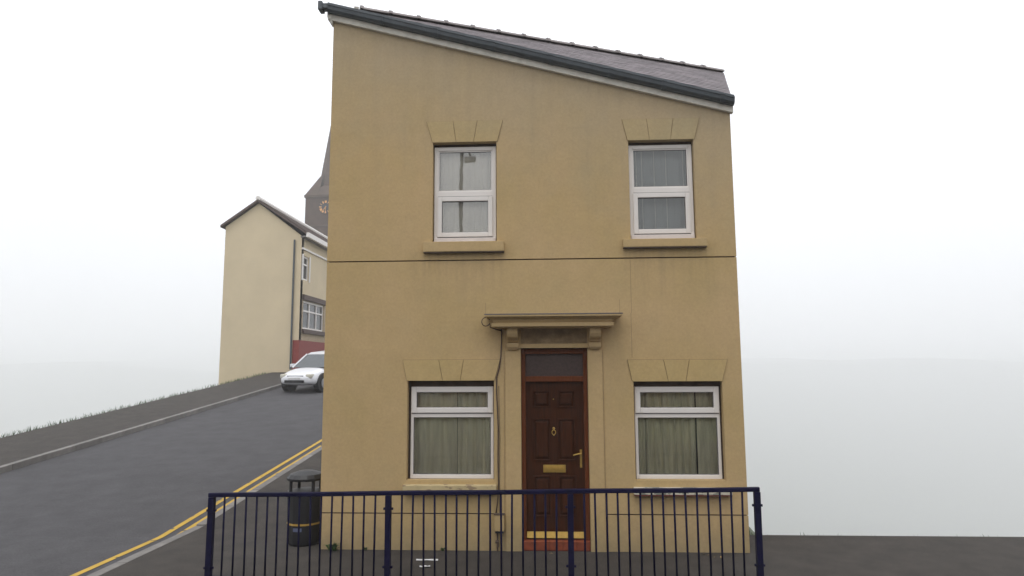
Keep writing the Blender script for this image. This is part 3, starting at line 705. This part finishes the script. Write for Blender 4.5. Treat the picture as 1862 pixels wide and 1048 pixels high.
MB().box(-.645, -.540, -.070, -.002, .226, .251, .004).build('box_base', M['black'], mb)
m = MB(); m.tube([(-.620, -.02, .23), (-.620, -.02, -.01)], .010, 8); m.tube([(-.645, -.025, .115), (-.600, -.025, .112)], .020, 8); m.tube([(-.612, -.03, .12), (-.612, -.03, .05)], .014, 8)
m.build('service_pipe', M['cable'], house)
# hairline render joints
m = MB(); m.box(1.126, 1.1295, -.0015, .001, 2.98, 3.685); m.box(1.1180, 1.1215, -.0015, .001, 2.40, 2.978); m.build('render_crack', M['cable_paint'], house)
m = MB(); m.box(.742, .745, -.0085, -.005, .02, 2.5); m.box(-.5285, -.5255, -.0085, -.005, .02, 2.5); m.build('render_joint', M['cable_paint'], house)
m = MB(); m.box(-.772, -.769, -.0015, .001, 2.96, 3.13); m.box(.975, .978, -.0015, .001, 2.96, 3.16); m.build('flashing_joint', M['cable_paint'], house)

# ------------------------------------------------------------------ guard railing at the kerb
RY = -1.30
def rz(x): return .905+(x+2.539)*.0139            # underside of the top rail climbs very slightly with the street
posts = [-3.672, -1.709, .2535, 2.216]
rail = thing('guard_railing', (-1.709, RY, 0), 'dark navy pedestrian guard railing of upright bars along the kerb', 'railing')
RL = world_loc(rail)
m = MB(); xa, xb = posts[0]-.03, posts[-1]+.03
for a, b in ((xa, xb),):
    n = 24; sec = [(-.020, 0), (.020, 0), (.025, .006), (.025, .036), (.018, .045), (-.018, .045), (-.025, .036), (-.025, .006)]
    for i in range(n):
        x0, x1 = a+(b-a)*i/n, a+(b-a)*(i+1)/n; w0 = .0022*math.sin(x0*3.1); w1 = .0022*math.sin(x1*3.1)
        m.add([(x0, RY+y, rz(x0)+z+w0) for y, z in sec]+[(x1, RY+y, rz(x1)+z+w1) for y, z in sec], [(k, 8+k, 8+(k+1) % 8, (k+1) % 8) for k in range(8)])
    m.add([(a, RY+y, rz(a)+z) for y, z in sec], [tuple(range(8))]); m.add([(b, RY+y, rz(b)+z) for y, z in sec], [tuple(range(7, -1, -1))])
m.build('top_rail', M['navy'], rail)
pm = MB(); pm.box(-.031, .031, -.031, .031, -.05, .905, .005); pme = pm.mesh('post', M['navy'])
lg = MB(); lg.box(-.012, .011, -.012, .012, -.012, .012, .004); lg.tube([(0, -.02, 0), (0, .02, 0)], .008, 6)
lgm = lg.mesh('lug', M['navy'])
bot = MB()
for a, b in zip(posts[:-1], posts[1:]): bot.box(a+.03, b-.03, RY-.018, RY+.018, .03, .06, .004).build('bottom_rail', M['navy'], rail); bot = MB()
for i, x in enumerate(posts):
    o = place('post', pme, rail, (x-RL.x, 0, rz(x)-.905), (0, R((.2, -.15, .12, .3)[i]), 0))
    [place('lug', lgm, o, (dx, 0, dz)) for dx in (-.042, .042) for dz in (.765, .16)]
bm_ = MB(); bm_.smooth = True; bm_.tube([(0, 0, .05-.905), (0, 0, -.4), (0, 0, .002)], .0112, 8); bme = bm_.mesh('bar', M['navy'])
for a, b in zip(posts[:-1], posts[1:]):
    for k in range(15):
        x = a+.146+k*(b-a-.292)/14
        place('bar', bme, rail, (x-RL.x+rnd.uniform(-.003, .003), rnd.uniform(-.003, .003), rz(x)), (R(rnd.uniform(-.3, .3)), R(rnd.gauss(.0, .35)), 0))

# ------------------------------------------------------------------ litter bin at the corner
bn = thing('litter_bin', (-3.20, .30, 0), 'black litter bin with a gold band standing at the corner of the cream house', 'litter bin')
m = MB(); m.smooth = False
def octo(r, z, cx=-3.20, cy_=.30, n=16): return [(cx+r*math.cos(2*math.pi*i/n), cy_+r*math.sin(2*math.pi*i/n), z) for i in range(n)]
def stack(m, rings, n=16):
    vs = []; fs = []
    for r, z in rings: vs += octo(r, z, n=n)
    for j in range(len(rings)-1):
        for i in range(n): fs.append((j*n+i, j*n+(i+1) % n, (j+1)*n+(i+1) % n, (j+1)*n+i))
    fs += [tuple(range(n-1, -1, -1)), tuple(range((len(rings)-1)*n, len(rings)*n))]
    m.add(vs, fs)
stack(m, [(.20, 0), (.215, .03), (.235, .66), (.235, .68)]); m.build('bin_body', M['black'], bn)
m = MB()
for i in range(4):
    a = math.pi/4+i*math.pi/2; m = MB(); m.tube([(-3.2+.21*math.cos(a), .3+.21*math.sin(a), .67), (-3.2+.21*math.cos(a), .3+.21*math.sin(a), .83)], .022, 8); m.build('bin_support', M['black'], bn)
m = MB(); stack(m, [(.245, .82), (.25, .85), (.21, .895), (.10, .93), (.03, .938)]); m.build('bin_hood', M['black'], bn)
m = MB(); stack(m, [(.2275, .262), (.2275, .285)]); m.build('bin_band', M['gold'], bn)
m = MB(); m.add([(-3.2+.226*math.cos(R(a)), .3+.226*math.sin(R(a)), z) for a in (250, 265, 280) for z in (.19, .235)], [(0, 2, 3, 1), (2, 4, 5, 3)]); m.build('bin_label', M['sticker'], bn)

# ------------------------------------------------------------------ weeds, litter and leaves on the pavement
def weed(x, y, s, n, label, seed):
    r = random.Random(seed); m = MB()
    for _ in range(n):
        a = r.uniform(0, 2*math.pi); ln = s*r.uniform(.5, 1); lean = r.uniform(.15, .9); w_ = ln*.16
        d = Vector((math.cos(a), math.sin(a), 0)); sd_ = Vector((-d.y, d.x, 0))
        if d.y > .3: d.y *= .1
        b0 = Vector((x+r.uniform(-.3, .3)*s, y+r.uniform(-.15, .1)*s, -.005)); p1 = b0+d*ln*lean*.5+Vector((0, 0, ln*.6)); p2 = b0+d*ln*lean+Vector((0, 0, ln*(.9-.4*lean)))
        m.add([b0-sd_*w_*.2, b0+sd_*w_*.2, p1+sd_*w_, p2, p1-sd_*w_], [(0, 1, 2, 4), (4, 2, 3)])
    o = m.build('weed', M['weed']); tag(o, label, 'weed', 'weeds along the foot of the house wall')
weed(-2.69, -.06, .16, 26, 'tallest green weed at the foot of the wall near the house corner', 1)
weed(-2.30, -.03, .07, 10, 'low weed at the wall foot just left of the left railing post', 2)
weed(-1.32, -.03, .075, 12, 'small weed at the wall foot beneath the lower left window', 3)
def scrap(x, y, sx, sy_, rot, label, seed):
    r = random.Random(seed); m = MB(); n = 4; c, s = math.cos(rot), math.sin(rot)
    vs = []
    for j in range(n+1):
        for i in range(n+1):
            a, b = (i/n-.5)*sx, (j/n-.5)*sy_; vs.append((x+a*c-b*s, y+a*s+b*c, .006+r.uniform(0, .016)))
    m.add(vs, [(j*(n+1)+i, j*(n+1)+i+1, (j+1)*(n+1)+i+1, (j+1)*(n+1)+i) for j in range(n) for i in range(n)])
    tag(m.build('paper_scrap', M['paper']), label, 'litter')
scrap(-1.43, -.46, .26, .025, .02, 'long thin white paper strip on the dark pavement below the lower left window', 4)
scrap(-1.41, -.72, .12, .06, .15, 'crumpled white paper scrap nearest the railing on the dark pavement', 5)
lv = MB(); lv.add([(-.03, 0, .004), (0, -.016, .010), (.032, .0, .004), (0, .017, .012)], [(0, 1, 3), (1, 2, 3)]); lme = lv.mesh('fallen_leaf', M['leaf'])
for i, (x, y) in enumerate([(1.84, -.17), (1.92, -.10), (2.02, -.22), (1.97, -.13), (2.10, -.2), (.05, -.12)]):
    o = bpy.data.objects.new('fallen_leaf', lme); col.objects.link(o); o.location = (x, y, 0); o.rotation_euler = (rnd.uniform(-.4, .4), rnd.uniform(-.3, .3), rnd.uniform(0, 6)); o.scale = (1, 1, 1)
    tag(o, ('leftmost dead leaf of the cluster below the lower right window', 'dead leaf closest to the wall foot below the lower right window', 'dead leaf nearest the railing in the middle of the cluster below the lower right window', 'dead leaf in the middle of the cluster below the lower right window', 'rightmost dead leaf of the cluster below the lower right window')[i] if i < 5 else 'single dead leaf lying on the pavement before the door step', 'leaf', 'fallen leaves near the wall foot' if i < 5 else None)

# ------------------------------------------------------------------ cream terrace house up the side street
HX, HY0, HY1 = -12.3, 23.95, 36.0
th = thing('terrace_house', (HX, HY0, 2.0), 'cream terraced house with red base and white eaves up the side street', 'house')
g0 = 1.2
def fwallbox(m, ya, yb, z0, z1, x0=HX-.3, x1=HX): m.box(x0, x1, ya, yb, z0, z1)
WIN = [(24.1, 25.05, 6.75, 8.0), (28.3, 29.3, 6.75, 8.0), (24.4, 27.6, 4.25, 5.7), (29.6, 30.6, 2.6, 4.9)]
ysb = sorted({HY0, HY1} | {w_[k] for w_ in WIN for k in (0, 1)}); zsb = sorted({3.66, 6.02, 8.95} | {w_[k] for w_ in WIN for k in (2, 3)})
mU, mL = MB(), MB()
for i in range(len(ysb)-1):
    for j in range(len(zsb)-1):
        ym_, zm_ = (ysb[i]+ysb[i+1])/2, (zsb[j]+zsb[j+1])/2
        if any(q[0] < ym_ < q[1] and q[2] < zm_ < q[3] for q in WIN): continue
        (mU if zm_ > 6.0 else mL).box(HX-.3, HX, ysb[i], ysb[i+1], zsb[j], zsb[j+1])
mU.build('upper_front_wall', M['cream'], th); mL.build('lower_front_wall', M['tan'], th)
B(HX-.3, HX+.03, HY0-.03, HY1, g0, 3.658).build('red_plinth', M['housered'], th)
B(HX-.3, HX+.10, HY0+.3, HY1, 5.74, 6.0).build('shop_fascia', M['brownpaint'], th)
B(HX-.2, HX+.12, 24.3, 27.8, 4.03, 4.24).build('brown_sill', M['brownpaint'], th)
gb = MB(); HD = 4.0
poly = [(HX, g0), (HX, 8.95), (HX-2.3, 10.7), (HX-HD, 9.5), (HX-HD, g0)]
for ya, yb in ((HY0-.02, HY0+.28), (HY1, HY1+.3)):
    gb = MB(); n = 5; gb.add([(x, ya, z) for x, z in poly]+[(x, yb, z) for x, z in poly], [tuple(range(5)), tuple(range(9, 4, -1))]+[(i, 5+i, 5+(i+1) % 5, (i+1) % 5) for i in range(5)])
    gb.build('gable_wall', M['cream'], th)
B(HX-HD, HX-HD+.3, HY0, HY1, g0, 9.35).build('rear_wall', M['cream'], th)
rf = MB()
e0, rg, e1 = (HX+.30, 9.12), (HX-2.3, 10.88), (HX-HD-.2, 9.55)
ya, yb = HY0-.2, HY1+.2
rf.add([(e0[0], ya, e0[1]), (e0[0], yb, e0[1]), (rg[0], yb, rg[1]), (rg[0], ya, rg[1]), (e1[0], ya, e1[1]), (e1[0], yb, e1[1])]+[(e0[0], ya, e0[1]-.12), (e0[0], yb, e0[1]-.12), (rg[0], yb, rg[1]-.12), (rg[0], ya, rg[1]-.12), (e1[0], ya, e1[1]-.12), (e1[0], yb, e1[1]-.12)],
       [(0, 1, 2, 3), (3, 2, 5, 4), (9, 8, 7, 6), (10, 11, 8, 9), (0, 3, 9, 6), (3, 4, 10, 9), (0, 6, 7, 1), (4, 5, 11, 10)])
r_ = rf.build('roof', M['farslate'], th)
# courses of slates as long strips
for k in range(9):
    a = k/9; xa = e0[0]+(rg[0]-e0[0])*a; za = e0[1]+(rg[1]-e0[1])*a; xb = e0[0]+(rg[0]-e0[0])*(a+.115); zb = e0[1]+(rg[1]-e0[1])*(a+.115)
    MB().add([(xa, ya, za+.035), (xa, yb, za+.035), (xb, yb, zb+.01), (xb, ya, zb+.01), (xa, ya, za), (xa, yb, za)], [(0, 1, 2, 3), (4, 5, 1, 0)]).build('slate_course', M['farslate'], r_)
MB().tube([(rg[0], ya, rg[1]+.04), (rg[0], yb, rg[1]+.04)], .13, 8).build('ridge_capping', M['upvc'], r_)
B(HX+.28, HX+.42, HY0-.2, HY1+.2, 8.86, 9.10).build('white_gutter', M['upvc'], th)
B(HX, HX+.28, HY0-.2, HY1+.2, 8.86, 8.93).build('soffit', M['gasket'], th)
B(HX-.01, HX+.08, HY0, HY1, 8.28, 8.37).build('white_moulding', M['upvc'], th)
for ya_, yb_, z0, z1 in WIN[:3]:
    m = MB(); t_ = .09
    m.box(HX-.14, HX-.06, ya_, ya_+t_, z0, z1); m.box(HX-.14, HX-.06, yb_-t_, yb_, z0, z1); m.box(HX-.139, HX-.061, ya_+t_, yb_-t_, z0, z0+t_); m.box(HX-.139, HX-.061, ya_+t_, yb_-t_, z1-t_, z1)
    m.box(HX-.138, HX-.05, ya_+t_, yb_-t_, z0+(z1-z0)*.62, z0+(z1-z0)*.62+.08)
    if yb_-ya_ > 2:
        for q in (1/3, 2/3): m.box(HX-.137, HX-.055, ya_+(yb_-ya_)*q-.05, ya_+(yb_-ya_)*q+.05, z0+t_, z1-t_)
    o = m.build('window', M['upvc'], th); B(HX-.12, HX-.11, ya_+.05, yb_-.05, z0+.05, z1-.05).build('pane', M['farglass'], o)
m = MB(); m.box(HX-.14, HX-.08, 28.3, 29.3, 6.75, 8.0); o = m.build('window', M['upvc'], th); B(HX-.075, HX-.07, 28.4, 29.2, 6.85, 7.9).build('pane', M['farglass'], o)
B(HX-.16, HX-.10, 29.6, 30.6, 2.6, 4.9).build('house_door', M['brownpaint'], th)
B(HX-.02, HX+.06, 24.0, 24.1, 6.7, 8.05).build('window_trim', M['upvc'], th); B(HX-.02, HX+.05, 25.052, 25.16, 6.7, 8.05).build('window_trim', M['upvc'], th)

MB().tube([(HX-.35, HY0-.09, 2.2), (HX-.35, HY0-.09, 8.75)], .05, 8).build('downpipe', M['gutter'], th)
# ------------------------------------------------------------------ church tower with a broach spire
CX, CYY = -31.6, 84+3.0
ct = thing('church_tower', (CX, CYY, 0), 'hazy brown stone church tower with spire and gilded clock beyond the terrace', 'church tower')
HW = 3.05
m = MB(); m.box(CX-HW, CX+HW, CYY-HW, CYY+HW, -12, 27.0)
for sx in (-1, 1):
    for sy__ in (-1, 1):
        m.box(CX+sx*(HW-.35)-.55, CX+sx*(HW-.35)+.55, CYY+sy__*(HW+.02)-.35, CYY+sy__*(HW+.02)+.35, -12, 20.5)
m.build('tower_wall', M['stone'], ct)
m = MB(); m.box(CX-HW-.16, CX+HW+.16, CYY-HW-.16, CYY+HW+.16, 26.9, 27.3); m.build('cornice_course', M['spire'], ct)
m = MB(); m.box(CX-HW-.10, CX+HW+.10, CYY-HW-.10, CYY+HW+.10, 22.6, 22.85); m.build('string_course', M['spire'], ct)
m = MB()
oc = lambda r, z: [(CX+r/math.cos(math.pi/8)*math.cos(math.pi/8+i*math.pi/4), CYY+r/math.cos(math.pi/8)*math.sin(math.pi/8+i*math.pi/4), z) for i in range(8)]
m.add(oc(2.15, 27.25)+oc(.06, 42.6), [(i, (i+1) % 8, 8+(i+1) % 8, 8+i) for i in range(8)]+[tuple(range(8, 16))])
sq = [(CX+a*(HW+.1), CYY+b*(HW+.1)) for a, b in ((1, 1), (-1, 1), (-1, -1), (1, -1))]
# broaches: half pyramids filling the square corners
for k, (qx, qy) in enumerate(sq):
    i0, i1 = 2*k, 2*k+1
    o27 = oc(2.15, 27.25); mid = [(p+q)/2 for p, q in zip(o27[i0], o27[i1])]
    ax = ((qx-CX)*.36+CX, (qy-CYY)*.36+CYY, 31.2)
    n1 = (qx, CYY+(qy-CYY)*.35, 27.25); n2_ = (CX+(qx-CX)*.35, qy, 27.25)
    m.add([(qx, qy, 27.25), n1, ax, n2_], [(0, 1, 2), (0, 2, 3)] if k in (0, 2) else [(0, 2, 1), (0, 3, 2)])
m.add([(CX-HW-.1, CYY-HW-.1, 27.31), (CX+HW+.1, CYY-HW-.1, 27.31), (CX+HW+.1, CYY+HW+.1, 27.31), (CX-HW-.1, CYY+HW+.1, 27.31)]+oc(1.95, 29.0), [(0, 1, 10, 9), (1, 2, 4, 11), (2, 3, 6, 5), (3, 0, 8, 7)])
m.build('spire', M['spire'], ct)
for dx, dy in ((0, -1), (-1, 0), (1, 0)):
    m = MB(); hw, o0, o1 = .42, 1.0, 1.62
    p2 = [(-hw, 28.9), (hw, 28.9), (hw, 31.1), (0, 32.3), (-hw, 31.1)]
    f = lambda a, o_, z: (CX+dx*o_+(-dy)*a, CYY+dy*o_+dx*a, z)
    m.add([f(a, o1, z) for a, z in p2]+[f(a, o0, z) for a, z in p2], [tuple(range(5)), tuple(range(9, 4, -1))]+[(i, 5+i, 5+(i+1) % 5, (i+1) % 5) for i in range(5)])
    l_ = m.build('lucarne', M['spire'], ct)
    m = MB(); q2 = [(-.22, 29.3), (.22, 29.3), (.22, 30.7), (0, 31.2), (-.22, 30.7)]
    m.add([f(a, o1+.02, z) for a, z in q2]+[f(a, o1-.05, z) for a, z in q2], [tuple(range(5)), tuple(range(9, 4, -1))]+[(i, 5+i, 5+(i+1) % 5, (i+1) % 5) for i in range(5)]); m.build('louvre', M['clock'], l_)
# clock
CZ, CR = 25.45, 1.02; cyf = CYY-HW-.02
m = MB(); m.tube([(CX, cyf+.01, CZ), (CX, cyf-.10, CZ)], CR, 32); ck = m.build('clock_face', M['clock'], ct)
m = MB(); n = 40
for i in range(n):
    a, b = 2*math.pi*i/n, 2*math.pi*(i+1)/n
    m.add([(CX+r*math.sin(q), cyf-.13, CZ+r*math.cos(q)) for q, r in ((a, CR-.02), (b, CR-.02), (b, CR+.07), (a, CR+.07))], [(0, 1, 2, 3)])
    m.add([(CX+(CR+.07)*math.sin(a), cyf-.13, CZ+(CR+.07)*math.cos(a)), (CX+(CR+.07)*math.sin(b), cyf-.13, CZ+(CR+.07)*math.cos(b)), (CX+(CR+.07)*math.sin(b), cyf, CZ+(CR+.07)*math.cos(b)), (CX+(CR+.07)*math.sin(a), cyf, CZ+(CR+.07)*math.cos(a))], [(0, 1, 2, 3)])
m.build('clock_rim', M['stone'], ck)
for i in range(12):
    a = i*math.pi/6; m = MB(); nb = (3, 1, 2, 3, 2, 1, 2, 3, 4, 2, 1, 2)[i]
    for k in range(nb):
        da = (k-(nb-1)/2)*.12; r1, r2, hw = .60, .94, .045
        cs, sn = math.cos(a+da), math.sin(a+da)
        m.add([(CX+r*sn+h*cs, y, CZ+r*cs-h*sn) for y in (cyf-.13, cyf-.10) for r, h in ((r1, -hw*.8), (r1, hw*.8), (r2, hw), (r2, -hw))], [(0, 1, 2, 3), (0, 4, 5, 1), (1, 5, 6, 2), (2, 6, 7, 3), (3, 7, 4, 0)])
    m.build('numeral', M['clockgold'], ck)
for a, ln, hw in ((R(215), .52, .07), (R(182), .80, .05)):
    cs, sn = math.cos(a), math.sin(a)
    MB().add([(CX+r*sn+h*cs, y, CZ+r*cs-h*sn) for y in (cyf-.17, cyf-.14) for r, h in ((-.12, -hw), (-.12, hw), (ln, hw*.4), (ln, -hw*.4))], [(0, 1, 2, 3), (0, 4, 5, 1), (1, 5, 6, 2), (2, 6, 7, 3), (3, 7, 4, 0)]).build('clock_hand', M['clockgold'], ck)

# ------------------------------------------------------------------ white car on the side street
def car(x, y, yaw, z, slope):
    c = thing('parked_car', (0, 0, 0), 'white hatchback on the side street in front of the red-based house', 'car')
    # local: x forward (front at +2.0), y left, z up
    st_ = [(-2.02, .62, .40, .78), (-1.9, .76, .30, .92), (-1.4, .83, .22, .97), (-.6, .85, .20, .95), (.3, .85, .20, .93), (.95, .84, .20, .92), (1.45, .82, .22, .86), (1.85, .76, .28, .74), (2.04, .58, .36, .62)]
    m = MB(); m.smooth = True; k = 10; rings = []
    for X, hw, zb, zt in st_:
        pr = [(-hw*.86, zb), (-hw*.98, zb+.10), (-hw, zb+(zt-zb)*.45), (-hw*.96, zb+(zt-zb)*.78), (-hw*.80, zt), (hw*.80, zt), (hw*.96, zb+(zt-zb)*.78), (hw, zb+(zt-zb)*.45), (hw*.98, zb+.10), (hw*.86, zb)]
        rings.append([(X, a, b) for a, b in pr])
    m.add([p for r_ in rings for p in r_], [(j*k+i, j*k+(i+1) % k, (j+1)*k+(i+1) % k, (j+1)*k+i) for j in range(len(rings)-1) for i in range(k)]+[tuple(range(k-1, -1, -1)), tuple(range((len(rings)-1)*k, len(rings)*k))])
    body = m.build('car_body', M['carpaint'], c)
    sub = body.modifiers.new('soft', 'SUBSURF'); sub.levels = sub.render_levels = 2
    # glasshouse
    g = MB(); base_ = [(1.05, .74, .90), (.30, .79, .93), (-1.0, .79, .95), (-1.85, .70, .93)]; top_ = [(.30, .56, 1.36), (.0, .60, 1.41), (-1.0, .60, 1.42), (-1.55, .55, 1.34)]
    vs = []
    for (bx, bw, bz), (tx, tw, tz) in zip(base_, top_): vs += [(bx, -bw, bz), (tx, -tw, tz), (tx, tw, tz), (bx, bw, bz)]
    g.add(vs, [(4*j+i, 4*j+4+i, 4*j+5+i, 4*j+1+i) for j in range(3) for i in range(3)]+[(0, 1, 2, 3), (15, 14, 13, 12)])
    g.build('windows', M['carglass'], c)
    rf_ = MB(); rf_.add([(tx, s*tw*.98, tz+.02) for tx, tw, tz in top_ for s in (-1, 1)]+[(tx, s*tw*.98, tz-.03) for tx, tw, tz in top_ for s in (-1, 1)],
                        [(2*j, 2*j+2, 2*j+3, 2*j+1) for j in range(3)]+[(8+2*j, 2*j+8+2, 2*j+2, 2*j) for j in range(3)]+[(2*j+1, 2*j+3, 8+2*j+3, 8+2*j+1) for j in range(3)]+[(0, 1, 9, 8), (7, 6, 14, 15)])
    rf_.build('car_roof', M['carpaint'], c)
    for s in (-1, 1):
        for pa, pb, pr_ in (((1.05, s*.745, .90), (.30, s*.575, 1.375), .035), ((-.35, s*.795, .94), (-.40, s*.612, 1.42), .035), ((-1.85, s*.71, .92), (-1.55, s*.56, 1.35), .06)): MB().tube([pa, pb], pr_, 6).build('pillar', M['carpaint'], c)
        mi = MB(); mi.bbox(.72, .88, min(s*.84, s*1.0), max(s*.84, s*1.0), .90, 1.03, .03); mi.build('wing_mirror', M['carpaint'], c)
        hl = MB(); hl.bbox(1.70, 1.955, min(s*.44, s*.70), max(s*.44, s*.70), .56, .72, .05); hl.build('headlight', M['lamp'], c)
        for X in (1.30, -1.28):
            w_ = MB(); w_.smooth = False; w_.tube([(X, s*.66, .31), (X, s*.845, .31)], .31, 24); o = w_.build('wheel', M['tyre'], c)
            q = MB(); q.tube([(X, s*.80, .31), (X, s*.862, .31)], .19, 16); q.build('rim', M['rim'], o)
            ar = MB(); ar.tube([(X, s*.60, .33), (X, s*.838, .33)], .375, 24); ar.build('wheel_arch', M['black'], c)
    B(1.92, 2.06, -.42, .42, .40, .50).build('lower_grille', M['black'], c); B(1.95, 2.035, -.26, .26, .52, .60).build('number_plate', M['paper'], c)
    B(1.86, 1.975, -.36, .36, .615, .665).build('grille', M['black'], c)
    c.location = (x, y, z); c.rotation_euler = (0, math.atan(slope)*1.0, yaw)
    return c
car(-9.15, 18.6, R(-90-14), T(-9.5, 18.9)-.115, .09)

# ------------------------------------------------------------------ street lamp across the road (seen mirrored in the upper left window)
sl_ = thing('street_lamp', (-2.99, -14.6, 0), 'grey street lamp across the road, mirrored in the upper left window', 'street lamp')
m = MB(); m.tube([(-2.99, -14.6, 0), (-2.99, -14.6, 1.4), (-2.99, -14.6, 10.3)], [.12, .075, .06], 10); m.build('lamp_post', M['steel'], sl_)
MB().tube([(-2.99, -14.6, 0), (-2.99, -14.6, 1.1)], .13, 12).build('lamp_base', M['steel'], sl_)
m = MB(); m.smooth = True; m.tube([(-2.99, -14.6, 10.2), (-2.9, -14.6, 10.32), (-2.75, -14.6, 10.2), (-2.68, -14.6, 10.0)], .04, 8); m.build('lamp_arm', M['steel'], sl_)
m = MB(); m.bbox(-2.90, -2.42, -14.75, -14.45, 9.74, 9.95, .09); m.build('lamp_head', M['steel'], sl_)

# ------------------------------------------------------------------ terrace across the road, behind the photographer (mirrored in the windows)
ot = thing('brick_terrace', (0, -24, 0), 'brown brick terrace with slate roof across the road from the cream house', 'terrace')
MB().box(-34, 34, -33, -24, -.2, 6.4).build('brick_wall', M['brick'], ot)
m = MB(); m.add([(-34.3, -23.7, 6.3), (34.3, -23.7, 6.3), (34.3, -28.5, 9.2), (-34.3, -28.5, 9.2), (34.3, -33.3, 6.3), (-34.3, -33.3, 6.3)], [(0, 1, 2, 3), (3, 2, 4, 5), (5, 4, 1, 0), (0, 3, 5), (1, 4, 2)]); m.build('roof', M['farslate'], ot)
for i in range(13):
    x = -30+i*5
    for dx, z0, z1, wd in ((-.9, .9, 2.3, 1.3), (-.9, 3.6, 5.1, 1.1), (1.4, 3.6, 5.1, 1.1)):
        o = MB().box(x+dx-wd/2, x+dx+wd/2, -24.02, -23.93, z0, z1, .01).build('window', M['upvc'], ot); B(x+dx-wd/2+.09, x+dx+wd/2-.09, -23.928, -23.92, z0+.09, z1-.09).build('pane', M['farglass'], o)
    MB().box(x+1.0, x+1.9, -24.02, -23.94, 0, 2.2, .01).build('house_door', M['brownpaint'], ot)

# ------------------------------------------------------------------ misty air
hz = MB().box(-4420, 4420, -420, 5620, -301.5, 43.5).build('haze', None)
hm = bpy.data.materials.new('misty_air'); hm.use_nodes = True; t = hm.node_tree; t.nodes.remove(t.nodes['Principled BSDF'])
pv = t.nodes.new('ShaderNodeVolumePrincipled'); pv.inputs['Color'].default_value = (.99, .992, 1, 1); pv.inputs['Density'].default_value = .0018; pv.inputs['Anisotropy'].default_value = .2
t.links.new(pv.outputs[0], t.nodes['Material Output'].inputs['Volume']); hz.data.materials.append(hm); hz['kind'] = 'stuff'
